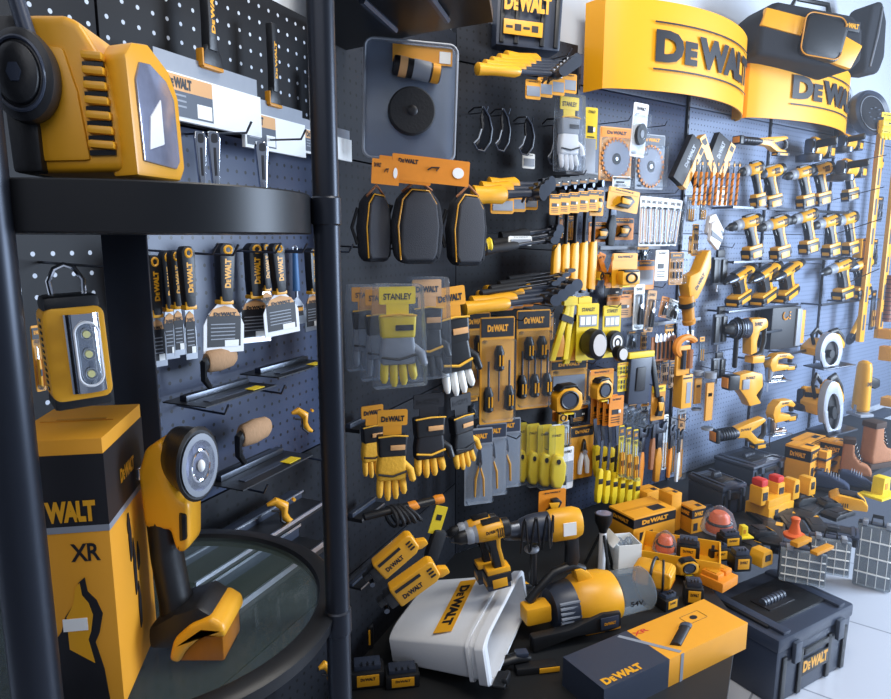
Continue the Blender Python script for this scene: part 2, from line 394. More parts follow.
def circular_saw():
    t = thing('circular_saw')
    b = MB(); b.prism(circ(.097, 26, 0, .11, -15, 205)+circ(.06, 22, 0, .105, 205, -15), -.034, .005, 'guard', .003); b.build('upper_guard', t)
    b = MB(); b.prism(circ(.088, 26, 0, .1, 170, 375)+circ(.058, 20, 0, .1, 375, 170), -.036, -.03, 'guard', .001); b.build('lower_guard', t)
    b = MB(); b.cyl((0, -.012, .1), (0, -.016, .1), .08, 'ink', 30); b.cyl((0, -.024, .1), (0, -.04, .1), .022, 'black', 16); b.build('saw_blade', t)
    b = MB(); b.box((.02, -.005, .035), (.28, .15, .006), 'dsteel', bev=.002); b.build('base_plate', t)
    b = MB(); b.prism([(-.1, .13), (-.02, .17), (.04, .165), (.05, .11), (-.03, .09), (-.1, .09)], .005, .12, 'yellow', .014); b.prism([(-.03, .19), (.03, .205), (.1, .19), (.15, .14), (.14, .11), (.09, .13), (.03, .16), (-.03, .16)], -.01, .035, 'yellow', .01)
    o = b.build('body', t); letter(o, 'DeWALT', .07, .016, (.06, -.0105, .178), rot=(90, 15, 0))
    b = MB(); b.tube([(.03, .01, .2), (.09, .01, .21), (.14, .01, .17), (.15, .01, .12)], .015, 'black', 10); b.tube([(-.08, .03, .15), (-.1, .03, .2), (-.06, .03, .225), (-.02, .03, .2)], .011, 'black', 8); b.build('handle', t)
    battery(t, .13, .105, .9, .06); return t
def jigsaw():
    t = thing('jigsaw')
    b = MB(); b.prism([(-.09, .13), (-.08, .17), (-.04, .2), (.05, .2), (.09, .17), (.07, .155), (.02, .17), (-.03, .16), (-.03, .13), (.05, .12), (.06, .09), (-.07, .08)], -.03, .03, 'yellow', .01); o = b.build('body', t); letter(o, 'DeWALT', .055, .012, (0, -.0305, .185))
    b = MB(); b.rev((-.06, 0, .02), (0, 0, 1), [(0, .02), (.04, .026), (.08, .028), (.09, .02)], 'steel', 16); b.build('gear_neck', t)
    b = MB(); b.box((-.01, 0, .012), (.17, .07, .006), 'steel', bev=.002); b.prism([(-.07, .02), (-.05, .05), (.02, .05), (.05, .02)], -.022, .022, 'chrome', .004); b.build('shoe', t)
    b = MB(); b.box((-.07, 0, -.025), (.008, .002, .07), 'steel'); b.build('saw_blade', t)
    b = MB(); b.tube([(-.02, 0, .17), (.04, 0, .182), (.08, 0, .165), (.085, 0, .13)], .014, 'black', 10); b.build('grip', t); battery(t, .07, .105, .75); return t
def recip_saw():
    t = thing('reciprocating_saw')
    b = MB(); b.rev((-.15, 0, .1), (1, 0, 0), [(0, .034), (.01, .038), (.1, .042), (.12, .04)], 'charcoal', 20, sq=.85)
    for k in range(6): b.torus((-.13+.016*k, 0, .1), .039, .004, 'black', (1, 0, 0), 20, 6)
    b.build('gear_housing', t)
    b = MB(); b.box((-.165, 0, .1), (.022, .075, .085), 'black', bev=.006); b.box((-.178, 0, .1), (.006, .055, .06), 'orange', bev=.004); b.build('shoe', t)
    b = MB(); b.prism([(-.04, .135), (.05, .16), (.14, .18), (.16, .16), (.12, .13), (.06, .1), (.11, .04), (.15, .03), (.15, .01), (.08, .01), (.03, .06), (-.04, .07)], -.028, .028, 'yellow', .01); o = b.build('body', t); letter(o, 'DeWALT', .07, .016, (.02, -.0285, .12))
    b = MB(); b.tube([(.14, 0, .165), (.165, 0, .12), (.16, 0, .06), (.13, 0, .025)], .015, 'black', 10); b.build('handle', t); battery(t, .13, -.002, .75); return t
def multi_tool():
    t = thing('brad_nailer')
    b = MB(); b.box((-.08, 0, .13), (.07, .06, .075), 'black', bev=.01); b.box((-.118, 0, .13), (.008, .045, .05), 'orange', bev=.003); b.build('battery', t)
    b = MB(); b.prism([(-.05, .17), (.03, .18), (.1, .165), (.11, .1), (.07, .06), (.11, .015), (.03, .005), (.0, .05), (-.05, .1)], -.03, .03, 'yellow', .01); o = b.build('body', t); letter(o, 'DeWALT', .06, .014, (.02, -.0305, .15))
    b = MB(); b.tube([(.1, 0, .15), (.125, 0, .11), (.11, 0, .03)], .012, 'black', 10); b.build('handle', t)
    b = MB(); b.box((-.01, -.03, .12), (.045, .012, .05), 'lgrey', bev=.004); b.build('motor_cover', t); return t
def router():
    t = thing('palm_router')
    b = MB(); b.rev((0, 0, .03), (0, 0, 1), [(0, .05), (.01, .062), (.1, .058), (.2, .052), (.22, .044), (.23, .02)], 'yellow', 24); o = b.build('body', t); letter(o, 'DeWALT', .07, .02, (0, -.06, .16))
    b = MB(); b.box((0, -.0, .015), (.15, .12, .014), 'lgrey', bev=.004); b.cyl((-.06, 0, .02), (-.06, 0, .06), .01, 'steel'); b.build('base_plate', t)
    b = MB(); b.prism([(.03, .19), (.15, .175), (.16, .14), (.11, .13), (.03, .15)], -.03, .03, 'black', .01); b.build('handle', t); return t
def hammer(grip='yellow'):
    """horizontal: grip end at -x, head at +x"""
    t = thing('hammer')
    b = MB(); b.tube([(-.17, 0, 0), (-.165, 0, 0), (-.1, 0, 0), (-.02, 0, 0), (.0, 0, 0)], [.018, .028, .023, .026, .018], grip, 12)
    b.build('grip', t)
    b = MB(); b.tube([(-.01, 0, 0), (.08, 0, 0), (.14, 0, 0)], [.013, .011, .012], 'charcoal' if grip == 'yellow' else 'dsteel', 10); b.build('shaft', t)
    b = MB(); b.cyl((.15, -.01, .0), (.15, -.065, .0), .019, 'dsteel', 14, r1=.023); b.box((.15, 0, 0), (.04, .04, .04), 'dsteel', bev=.006)
    for s in (-1, 1): b.tube([(.15+s*.006, .01, 0), (.15+s*.01, .05, .003), (.15+s*.012, .08, -.02)], [.013, .009, .005], 'dsteel', 6)
    b.build('head', t); return t
def pry_hammer():
    t = thing('claw_hammer')
    b = MB(); b.prism([(-.036, -.24), (.034, -.245), (.04, -.12), (.034, -.075), (.026, -.06), (-.026, -.07), (-.03, -.08), (-.038, -.12)], -.014, .014, 'yellow', .006)
    b.box((0, 0, -.245), (.04, .024, .016), 'black', bev=.004); b.build('grip', t)
    b = MB(); b.cyl((0, 0, -.08), (0, 0, .13), .013, 'ink'); b.build('shaft', t)
    b = MB(); b.box((0, 0, .14), (.026, .036, .03), 'dsteel', bev=.004); b.cyl((0, -.01, .14), (0, -.06, .14), .013, 'dsteel', 14); b.tube([(0, .01, .14), (0, .05, .15), (0, .08, .12)], [.01, .008, .003], 'dsteel'); b.build('head', t)
    b = MB(); b.box((0, -.03, .075), (.034, .002, .05), 'card'); b.box((0, -.0315, .075), (.02, .002, .02), 'ink'); b.build('price_tag', t); return t
def putty_knife(w=.05, steel='steel', label='peach'):
    t = thing('putty_knife'); w2 = w/2
    b = MB(); b.prism([(-.012, 0), (.012, 0), (.015, .04), (.017, .09), (.018, .115), (.01, .126), (-.01, .126), (-.018, .115), (-.017, .09), (-.015, .04)], -.012, .012, 'black', .005)
    o = b.build('handle', t); letter(o, 'DeWALT', .062, .014, (0, -.0125, .062), 'yellow', rot=(90, -90, 0))
    b = MB(); b.torus((0, -.011, .112), .008, .003, 'yellow', (0, 1, 0), 16, 6); b.box((0, 0, .0), (.03, .022, .01), 'yellow', bev=.003); b.cyl((-.011, -.008, -.002), (-.011, -.008, .012), .003, 'yellow', 8); b.build('collar', t)
    b = MB(); b.prism([(-.011, 0), (.011, 0), (max(w2*.75, .011), -.025), (w2, -.05), (w2, -.11), (-w2, -.11), (-w2, -.05), (-max(w2*.75, .011), -.025)], -.001, .001, steel); b.build('blade', t)
    b = MB(); b.box((0, -.0015, -.062), (w*.82, .001, .07), 'ink'); b.prism([(-w*.38, -.03), (w*.38, -.03), (w*.3, -.016), (0, -.008), (-w*.3, -.016)], -.0025, -.0015, 'cardpale')
    for k in range(5): b.box((-w*.04, -.0025, -.048-.008*k), (w*.6, .0005, .0022), 'lgrey')
    b.box((w*.18, -.0025, -.09), (w*.35, .0006, .014), 'paper'); o = b.build('label', t); letter(o, 'DeWALT', w*.55, .008, (0, -.0035, -.026)); return t
mat('cardpale', '#D9A36A', .6)
def margin_trowel():
    t = thing('margin_trowel')
    b = MB(); b.cyl((0, 0, 0), (0, 0, .12), .009, 'blue', r1=.006); b.torus((0, 0, .125), .008, .002, 'steel'); b.build('handle', t)
    b = MB(); b.cyl((0, 0, -.02), (0, 0, .005), .004, 'steel'); b.prism([(-.005, -.02), (.005, -.02), (.025, -.045), (.03, -.1), (-.03, -.1), (-.025, -.045)], -.001, .001, 'steel'); b.box((0, -.002, -.06), (.04, .001, .03), 'ink'); b.box((0, -.003, -.055), (.036, .001, .01), 'card'); b.build('blade', t); return t
def finishing_trowel(hand=True):
    t = thing('finishing_trowel')
    b = MB(); b.box((0, -.07, 0), (.44, .14, .002), 'black'); b.box((0, -.05, .006), (.38, .022, .01), 'dsteel', bev=.002); b.box((0, -.1, .0015), (.3, .02, .001), 'charcoal'); b.build('blade', t)
    b = MB(); b.box((.12, -.115, .002), (.075, .03, .001), 'lemon'); b.build('sticker', t)
    if hand:
        b = MB(); b.rev((-.05, -.05, .055), (1, 0, 0), [(0, .014), (.01, .018), (.08, .02), (.15, .017), (.17, .012)], 'cork', 16); b.build('grip', t)
        b = MB(); b.tube([(-.04, -.05, .055), (-.066, -.05, .05), (-.07, -.05, .03), (-.03, -.05, .008)], [.012, .012, .01, .006], 'black', 8); b.build('bracket', t)
    return t
def taping_knife():
    t = thing('taping_knife')
    b = MB(); b.prism([(-.016, .05), (.016, .05), (.014, .1), (.016, .2), (-.016, .2), (-.014, .1)], -.012, .012, 'black', .005); b.prism([(-.034, .024), (.034, .024), (.03, .045), (.014, .062), (-.014, .062), (-.03, .045)], -.008, .008, 'black', .004); o = b.build('handle', t)
    letter(o, 'DeWALT', .08, .013, (0, -.0125, .12), 'yellow', rot=(90, -90, 0))
    b = MB(); b.box((-.036, 0, .035), (.006, .018, .03), 'dyellow', bev=.002); b.box((0, 0, .021), (.07, .018, .007), 'dyellow', bev=.002); b.build('collar', t)
    b = MB(); b.box((0, .004, .005), (.36, .002, .045), 'lgrey'); b.build('blade', t)
    b = MB(); b.box((0, 0, -.045), (.36, .012, .078), 'paper', bev=.001); o = b.build('sleeve', t)
    b = MB(); b.box((-.09, -.0068, -.022), (.16, .001, .026), 'cardpale'); b.box((-.09, -.0068, -.056), (.16, .001, .042), 'grey'); b.box((-.04, -.0075, -.062), (.05, .001, .024), 'paper')
    for k in range(3): b.box((-.13, -.0075, -.042-.009*k), (.06, .0005, .003), 'lgrey')
    o = b.build('label', t); letter(o, 'DeWALT', .08, .018, (-.12, -.008, -.022)); return t
def chrome_knife():
    t = thing('folding_knife')
    b = MB(); b.prism([(-.006, -.06), (.006, -.06), (.012, .05), (.01, .065), (-.01, .065), (-.012, .05)], -.006, .006, 'chrome', .004); b.build('body', t)
    b = MB(); b.prism(rrect(.012, .02, .005, 3, 0, .05), -.0075, .0075, 'ink', 0); b.box((0, -.002, .0), (.004, .012, .06), 'ink'); b.build('thumb_slot', t); return t
def peg_hook(L=.18):
    t = thing('peg_hook')
    b = MB(); b.tube([(0, .004, 0), (0, -L*.5, -.004), (0, -L*.92, -.006), (0, -L, .012)], .0022, 'dsteel', 6); b.build('wire', t)
    b = MB(); b.box((0, .004, -.004), (.014, .004, .03), 'dsteel', bev=.001); b.build('plate', t); return t
def pack(w, h, color='card', head='ink', art='tool', clear=1, text='DeWALT', n=3, logo='card'):
    """a hang card with a printed header and the goods blistered on it"""
    t = thing({'driver': 'screwdriver_set', 'blade': 'saw_blade_pack', 'tape': 'carded_tape_measure', 'glove': 'glove_pack', 'knife': 'carded_knife_set', 'disc': 'carded_disc', 'plier': 'carded_pliers', 'bit': 'bit_set', 'tool': 'carded_tool', 'sheet': 'sandpaper_pack', 'rolltape': 'carded_tape_reel', 'spike': 'carded_chisel'}.get(art, 'carded_tool'))
    b = MB(); b.prism(rrect(w, h, .006), 0, .003, color); o = b.build('card', t)
    hh = h*.17
    if head:
        b = MB(); b.box((0, -.001, h/2-hh/2-.004), (w*.94, .0015, hh), head); b.build('header', o)
    if text: letter(o, text, w*.6, hh*.38, (0, -.0025, h/2-hh*.6), logo if head in ('ink', 'black', 'charcoal', 'grey') else 'ink')
    b = MB(); z0 = -hh/2
    if art == 'driver':
        for k in range(n):
            x = (k-(n-1)/2)*w/(n+.3); up = k % 2
            zz = -h*.26 if up == 0 else h*.12
            b.rev((x, -.014, zz-h*.11), (0, 0, 1), [(0, .013), (.006, .019), (h*.1, .0155), (h*.17, .019), (h*.23, .01)], 'black', 10)
            for q in (-.004, .004): b.cyl((x+q*1.6, -.0305, zz-h*.06), (x+q*1.6, -.0305, zz+h*.04), .003, 'yellow', 6)
            if up == 0: b.cyl((x, -.014, zz+h*.08), (x, -.014, zz+h*.36), .004, 'dsteel', 8)
            else: b.cyl((x, -.014, zz-h*.4), (x, -.014, zz-h*.1), .0028, 'dsteel', 8)
        nm = 'screwdrivers'
    elif art == 'blade':
        R = min(w, h)*.42; b.cyl((0, -.003, z0), (0, -.006, z0), R, 'sawsteel', 36)
        for k in range(24):
            a = 2*math.pi*k/24; b.box((R*math.cos(a), -.0045, z0+R*math.sin(a)), (.014, .003, .01), 'orange', rot=(0, -math.degrees(a), 0))
        b.cyl((0, -.006, z0), (0, -.0075, z0), R*.3, 'ink', 20); b.cyl((0, -.007, z0), (0, -.0085, z0), R*.1, 'steel', 12); nm = 'saw_blade'
    elif art == 'tape':
        b.box((0, -.022, z0-h*.12), (w*.72, .036, w*.62), 'yellow', bev=w*.1); b.torus((0, -.041, z0-h*.12), w*.2, .004, 'black'); b.box((0, -.022, z0-h*.12+w*.3), (w*.6, .038, w*.12), 'black', bev=.004)
        b.box((-w*.2, -.03, z0-h*.12-w*.35), (w*.3, .02, .006), 'lemon'); nm = 'tape_measure'
    elif art == 'rolltape':
        b.rev((0, -.005, z0-h*.1), (0, -1, 0), [(0, w*.4), (.02, w*.42), (.03, w*.38)], 'black', 26); b.cyl((0, -.034, z0-h*.1), (0, -.038, z0-h*.1), w*.26, 'white', 22); b.torus((0, -.038, z0-h*.1), w*.14, .003, 'ink', (0, 1, 0), 20, 6)
        b.box((0, -.002, h*.2), (w*.8, .001, h*.2), 'lgrey')
        for k in range(3): b.box(((k-1)*w*.26, -.003, h*.2), (w*.2, .001, h*.14), 'paper')
        nm = 'tape_reel'
    elif art == 'knife':
        for k in range(n):
            x = (k-(n-1)/2)*w/(n+.2)
            b.prism([(x-.006, -h*.42), (x+.006, -h*.42), (x+.008, -h*.1), (x+.004, 0), (x-.006, 0)], -.016, -.004, 'yellow', .003); b.box((x, -.012, -h*.2), (.008, .012, h*.1), 'black'); b.prism([(x-.004, 0), (x+.004, 0), (x+.003, h*.16), (x-.003, h*.2)], -.01, -.008, 'steel')
        nm = 'knives'
    elif art == 'disc':
        b.cyl((0, -.003, z0), (0, -.02, z0), w*.32, 'black', 26); b.cyl((0, -.02, z0), (0, -.022, z0), w*.12, 'lgrey', 18); nm = 'disc'
    elif art == 'plier':
        for s in (-1, 1): b.tube([(s*.003, -.01, h*.02), (s*w*.14, -.012, -h*.15), (s*w*.16, -.012, -h*.38)], [.005, .0075, .006], n if isinstance(n, str) else 'black', 8)
        for s in (-1, 1): b.prism([(s*.001, h*.02), (s*w*.1, h*.04), (s*w*.06, h*.2), (s*.001, h*.27)], -.015, -.006, 'dsteel', .001)
        b.cyl((0, -.004, h*.03), (0, -.018, h*.03), .008, 'steel', 12); nm = 'pliers'
    elif art == 'bit':
        for k in range(6):
            x = (k % 3-1)*w*.27; zz = -h*.3+(k//3)*h*.3; b.cyl((x, -.008, zz), (x, -.008, zz+h*.2), w*.06, 'dsteel' if k % 2 else 'charcoal', 10)
        nm = 'bits'
    elif art == 'sheet':
        b.box((0, -.002, z0), (w*.86, .002, h*.5), 'lgrey'); nm = 'sheet'
    elif art == 'spike':
        for k in range(n):
            x = (k-(n-1)/2)*w/(n+.2); b.cyl((x, -.008, -h*.45), (x, -.008, 0), w*.07, 'yellow', 8); b.cyl((x, -.008, 0), (x, -.008, h*.25), w*.03, 'steel', 8)
        nm = 'chisels'
    elif art == 'strip':
        for k in range(5): b.box(((k-2)*w*.17, -.003, z0), (w*.08, .001, h*.7), ['orange', 'paper', 'tan', 'dsteel', 'cardpale'][k])
        nm = 'blades'
    elif art == 'none':
        pr = MB(); pr.box((-w*.08, -.001, -h*.02), (w*.45, .0015, h*.16), 'ink')
        for k in range(3): pr.box((-w*.05, -.001, -h*(.2+.08*k)), (w*.6, .0012, h*.025), 'ink' if color != 'ink' else 'card')
        pr.box((w*.22, -.001, -h*.02), (w*.16, .0015, h*.1), 'paper'); pr.build('print', o)
    else:
        b.prism([(-w*.3, -h*.35), (w*.1, -h*.38), (w*.28, h*.0), (w*.12, h*.2), (-w*.14, h*.16), (-w*.05, -h*.05)], -.02, -.003, 'black', .005); b.prism([(-w*.16, -h*.2), (w*.08, -h*.2), (w*.15, h*.02), (-.02, h*.06)], -.024, -.018, 'yellow', .002); nm = 'tool'
    if art != 'none': b.build(nm, t)
    if clear:
        b = MB(); b.prism(rrect(w*.92, (h-hh)*.92, .008, 3, 0, -hh/2), -.03, -.001, 'clear', .006); b.build('blister', t)
    return t
def sleeve_box(w, d, h, color='card', top='card', band='ink', text='DeWALT', logo='card', name='cardboard_box'):
    """origin at base centre"""
    t = thing(name)
    b = MB(); b.box((0, 0, h/2), (w, d, h), color, bev=.0015)
    o = b.build('carton', t)
    if band:
        b = MB(); b.box((0, 0, h*.76), (w+.001, d+.001, h*.34), band); o2 = b.build('printed_band', t)
        letter(o2, text, w*.62, h*.17, (0, -d/2-.0012, h*.76), logo); letter(o2, text, d*.6, h*.15, (-w/2-.0012, 0, h*.76), logo, rot=(90, 0, -90)); letter(o2, text, d*.6, h*.15, (w/2+.0012, 0, h*.76), logo, rot=(90, 0, 90))
    b = MB(); b.box((0, 0, h+.0005), (w*.9, .02, .001), 'dyellow'); b.box((w*.2, -d*.2, h+.0006), (w*.3, d*.3, .001), 'ink'); b.box((-w*.2, -d/2-.001, h*.25), (w*.3, .001, h*.3), 'ink'); b.build('print', t); return t
def battery_pack():
    t = thing('battery')
    b = MB(); b.box((0, 0, .03), (.115, .075, .055), 'black', bev=.01); b.box((0, .0, .066), (.09, .05, .018), 'charcoal', bev=.003)
    for k in range(3): b.box((-.02+.02*k, -.02, .077), (.006, .012, .008), 'dsteel')
    b.build('case', t)
    b = MB(); b.box((0, -.038, .032), (.075, .004, .036), 'yellow', bev=.0015); o = b.build('front_label', t); letter(o, 'DeWALT', .05, .01, (0, -.0405, .038)); return t
def yellow_battery():
    t = thing('battery_in_yellow_case')
    b = MB(); b.prism([(-.05, 0), (.05, 0), (.05, .05), (.035, .08), (-.035, .08), (-.05, .05)], -.04, .04, 'yellow', .007); b.build('case', t)
    b = MB(); b.box((0, -.038, .045), (.05, .012, .035), 'black', bev=.006); b.build('window', t); return t
def battery_red():
    t = thing('battery_charger'); b = MB(); b.box((0, 0, .035), (.08, .075, .07), 'yellow', bev=.008); b.box((0, -.038, .035), (.05, .004, .03), 'ink'); b.build('case', t)
    b = MB(); b.box((0, 0, .083), (.072, .066, .03), 'red', bev=.012); b.build('cap', t); return t
def charger(body='black'):
    t = thing('battery_charger')
    b = MB(); b.prism([(-.1, 0), (.1, 0), (.1, .03), (.07, .055), (-.06, .065), (-.1, .045)], -.065, .065, body, .01); b.build('case', t)
    b = MB(); b.box((.0, 0, .062), (.1, .08, .012), 'ink', rot=(0, 4, 0), bev=.003)
    for k in range(7): b.box((-.08+.012*k, -.066, .02), (.005, .004, .02), 'ink')
    b.build('battery_slot', t)
    b = MB(); b.box((.06, -.03, .058), (.05, .04, .004), 'yellow' if body != 'yellow' else 'ink', rot=(0, 28, 0)); b.build('label', t); return t
def tool_case(w=.5, d=.35, h=.3, accent=True):
    t = thing('tool_case')
    b = MB(); b.box((0, 0, h*.4), (w, d, h*.8), 'charcoal', bev=.014, taper=1.02)
    for x in (-.42, -.2, .2, .42): b.box((x*w, -d/2, h*.36), (.028, .022, h*.66), 'black', bev=.004)
    b.build('body', t)
    b = MB(); b.box((0, 0, h*.88), (w*1.04, d*1.05, h*.2), 'charcoal', bev=.014); b.box((0, 0, h*.99), (w*.9, d*.62, h*.05), 'black', bev=.006)
    for x in (-.38, .38): b.box((x*w, 0, h*1.0), (w*.09, d*.98, h*.05), 'charcoal', bev=.006)
    b.build('lid', t)
    b = MB(); b.box((-w*.06, 0, h*1.02), (w*.34, d*.26, h*.02), 'ink', bev=.002)
    b.cyl((-w*.2, 0, h*1.05), (w*.08, 0, h*1.05), .018, 'grey', 14)
    for k in range(6): b.torus((-w*.17+w*.044*k, 0, h*1.05), .0185, .0035, 'charcoal', (1, 0, 0), 14, 6)
    b.build('top_handle', t)
    for x in (-.3, .3):
        b = MB(); b.box((x*w, -d/2-.018, h*.72), (w*.085, .018, h*.3), 'grey', bev=.005); b.build('latch', t)
    b = MB(); b.box((0, -d/2-.008, h*.62), (w*.34, .012, .03), 'black', bev=.005); b.build('front_handle', t)
    if accent:
        b = MB(); b.box((0, -d/2-.006, h*.38), (w*.38, .01, h*.24), 'black', bev=.002); o = b.build('badge', t); letter(o, 'DeWALT', w*.34, h*.17, (0, -d/2-.012, h*.4), 'yellow')
    return t
def organizer(w=.3, d=.1, h=.3):
    t = thing('parts_organizer')
    b = MB(); b.box((0, d*.2, h/2), (w, d*.5, h), 'charcoal', bev=.01); b.build('tray', t)
    b = MB(); b.box((0, -d*.2, h/2), (w*.96, d*.32, h*.96), 'smoke2', bev=.008); b.build('clear_lid', t)
    b = MB()
    for k in range(4): b.box((-w*.36+w*.24*k, -d*.38, h/2), (.005, .008, h*.9), 'paper', bev=.001)
    for k in range(3): b.box((0, -d*.38, h*.25+h*.25*k), (w*.9, .008, .005), 'paper', bev=.001)
    b.build('ribs', t)
    for x in (-.3, .3):
        b = MB(); b.box((x*w, -d*.2, h+.006), (w*.14, d*.5, .02), 'lgrey', bev=.005); b.build('latch', t)
    b = MB(); b.tube([(-w*.15, 0, h), (-w*.13, 0, h+.03), (w*.13, 0, h+.03), (w*.15, 0, h)], .008, 'black', 8); b.build('handle', t); return t
mixmat('smoke2', '#C8D4DC', .3, .15)
def tape_measure():
    t = thing('tape_measure')
    b = MB(); b.prism([(-.04, 0), (.035, 0), (.042, .02), (.04, .055), (.015, .075), (-.02, .072), (-.042, .045)], -.022, .022, 'yellow', .007); b.build('case', t)
    b = MB(); b.torus((-.002, -.023, .036), .026, .004, 'black', (0, 1, 0), 26, 6); b.cyl((-.002, -.02, .036), (-.002, -.0245, .036), .022, 'charcoal', 22); b.prism([(-.03, .066), (.02, .074), (.036, .052), (.044, .03), (.046, .036), (.022, .082), (-.02, .08), (-.036, .062)], -.02, .02, 'black', .003); b.build('rubber_grip', t)
    b = MB(); b.box((.0, -.01, -.008), (.03, .02, .004), 'lemon'); b.box((.018, -.01, -.014), (.003, .02, .016), 'steel'); b.build('tape_end', t); return t
def knee_pad():
    t = thing('knee_pad')
    b = MB(); b.prism([(-.075, -.1), (-.05, -.125), (.06, -.125), (.08, -.1), (.088, 0), (.078, .075), (.045, .12), (-.03, .125), (-.065, .09), (-.085, 0)], -.04, .03, 'fabric', .024, seg=4); b.build('pad', t)
    b = MB(); b.prism([(-.046, -.112), (.05, -.112), (.062, -.09), (.07, 0), (.062, .07), (.04, .108), (-.02, .112), (-.045, .08), (-.056, 0), (-.058, -.09)], -.047, -.03, 'padface', .008, seg=3); b.build('face', t)
    P = [(-.07, -.11), (-.078, 0), (-.06, .085), (-.025, .118), (.04, .113), (.07, .07)]
    b = MB(); b.tube([(x*.86, -.041, z*1.0) for x, z in P], .0028, 'yellow', 6); b.build('piping', t)
    b = MB()
    for k in range(14):
        z = -.1+.014*k; b.ball((.05, -.04, z*.9), (.003, .002, .005), 'lgrey', seg=6)
    b.tube([(-.085, .01, -.06), (-.1, .03, 0), (-.08, .01, .07)], .008, 'rubber', 6); b.tube([(-.05, -.02, .11), (0, -.03, .15), (.05, -.02, .115)], .005, 'tan', 6); b.build('stitching', t); return t
mat('padface', '#44464C', .95, var=.15, bump=.5, bscale=300)
def glove(col='leather', cuff='black', back=None, tips=None):
    """fingers down"""
    t = thing('work_glove')
    b = MB(); b.prism([(-.042, .02), (.042, .02), (.05, -.05), (.048, -.085), (-.048, -.085), (-.05, -.04)], -.02, .02, back or col, .012, seg=3)
    b.build('palm', t)
    for k, (x, L) in enumerate(((-.036, .05), (-.012, .062), (.012, .058), (.036, .042))):
        b = MB(); b.tube([(x, 0, -.075), (x*1.08, -.006, -.09-L*.3), (x*1.14, -.014, -.09-L*.8), (x*1.14, -.015, -.092-L)], [.012, .0125, .011, .006], tips or col, 10); b.build('finger', t)
    b = MB(); b.tube([(.04, 0, -.03), (.062, -.012, -.05), (.07, -.018, -.085), (.07, -.018, -.09)], [.014, .013, .011, .006], col, 10); b.build('thumb', t)
    b = MB(); b.prism([(-.046, .0), (.046, .0), (.05, .075), (-.05, .075)], -.022, .022, cuff, .01, seg=3); b.tube([(-.05, -.02, .072), (0, -.026, .078), (.05, -.02, .072)], .003, 'leather', 6); o = b.build('cuff', t)
    b = MB(); b.box((.015, -.024, .035), (.05, .004, .018), 'cardpale' if cuff == 'black' else 'ink', bev=.002); b.build('badge', t)
    b = MB(); b.tube([(-.048, -.02, -.058), (0, -.024, -.066), (.048, -.02, -.052)], .004, 'black' if col != 'black' else 'leather', 6); b.build('knuckle_seam', t); return t
def gloves_card(col='leather', cuff='black', back=None, tips=None, card='card', text='DeWALT', cardh=.1, bagged=False):
    t = glove(col, cuff, back, tips); t.name = 'work_glove'
    b = MB(); b.prism(rrect(.1, .055, .005, 3, 0, .135), -.005, .0, card); b.box((0, -.002, .09), (.062, .004, .07), card); o = b.build('hang_card', t); letter(o, text, .078, .02, (0, -.0065, .132))
    if bagged:
        b = MB(); b.prism([(-.07, -.16), (.078, -.155), (.075, .0), (.068, .17), (-.065, .175), (-.075, .02)], -.034, .014, 'bag', .01); b.build('plastic_bag', t)
    return t
def glasses():
    t = thing('safety_glasses')
    b = MB(); P = [(.0, .066), (.02, .04), (.03, .0), (.024, -.04), (.004, -.068), (-.018, -.064), (-.03, -.046), (-.014, -.03), (-.004, .0), (-.008, .04)]
    b.prism(P, -.006, .012, 'smoke', .004); b.build('lens', t)
    b = MB(); b.tube([(.0, -.008, .07), (.021, -.008, .04), (.032, -.008, .0), (.026, -.008, -.04), (.005, -.008, -.07), (-.02, -.008, -.066), (-.033, -.008, -.046)], .0032, 'charcoal', 6); b.tube([(-.033, -.008, -.046), (-.016, -.008, -.03), (-.006, -.008, 0)], .0025, 'lgrey', 6)
    b.tube([(.0, 0, .07), (-.02, .04, .074), (-.035, .06, .062)], .003, 'ink', 6); b.build('frame', t); return t
mat('sawsteel', '#858A98', .55, var=.1)
mat('guard', '#A9AFBA', .4, metal=.2)
def drill_bit_stick():
    t = thing('drill_bit')
    b = MB(); b.cyl((0, 0, -.09), (0, 0, .05), .0125, 'orange', 10); b.tube([(.012*math.cos(k*.8), .012*math.sin(k*.8), -.09+.004*k) for k in range(34)], .0035, 'sole', 5); b.build('flute', t)
    b = MB(); b.cyl((0, 0, .05), (0, 0, .1), .005, 'dsteel', 8); b.box((0, -.002, .085), (.03, .004, .034), 'ink'); b.box((0, -.005, .085), (.026, .001, .012), 'card'); b.build('shank', t); return t
def chisel(col='lemon'):
    t = thing('chisel')
    b = MB(); b.prism([(-.008, -.1), (.008, -.1), (.012, -.07), (.01, .0), (.006, .01), (-.006, .01), (-.01, 0), (-.012, -.07)], -.009, .009, col, .004); b.box((0, 0, -.03), (.02, .019, .02), 'black', bev=.003); b.build('handle', t)
    b = MB(); b.prism([(-.005, .01), (.005, .01), (.006, .1), (-.006, .1)], -.0015, .0015, 'dsteel'); b.build('blade', t); return t
def bit_hanger():
    t = thing('magnetic_hinge')
    b = MB(); b.box((0, 0, 0), (.05, .012, .12), 'grey', bev=.003)
    b.build('plate', t); b = MB(); b.box((-.018, -.008, 0), (.02, .01, .1), 'black', bev=.002); b.box((.018, -.008, 0), (.02, .01, .1), 'black', bev=.002); b.build('bars', t)
    b = MB(); b.box((0, -.006, .075), (.03, .01, .03), 'ink', bev=.002); b.cyl((0, 0, .06), (0, 0, -.09), .003, 'steel', 8); b.build('header', t); return t
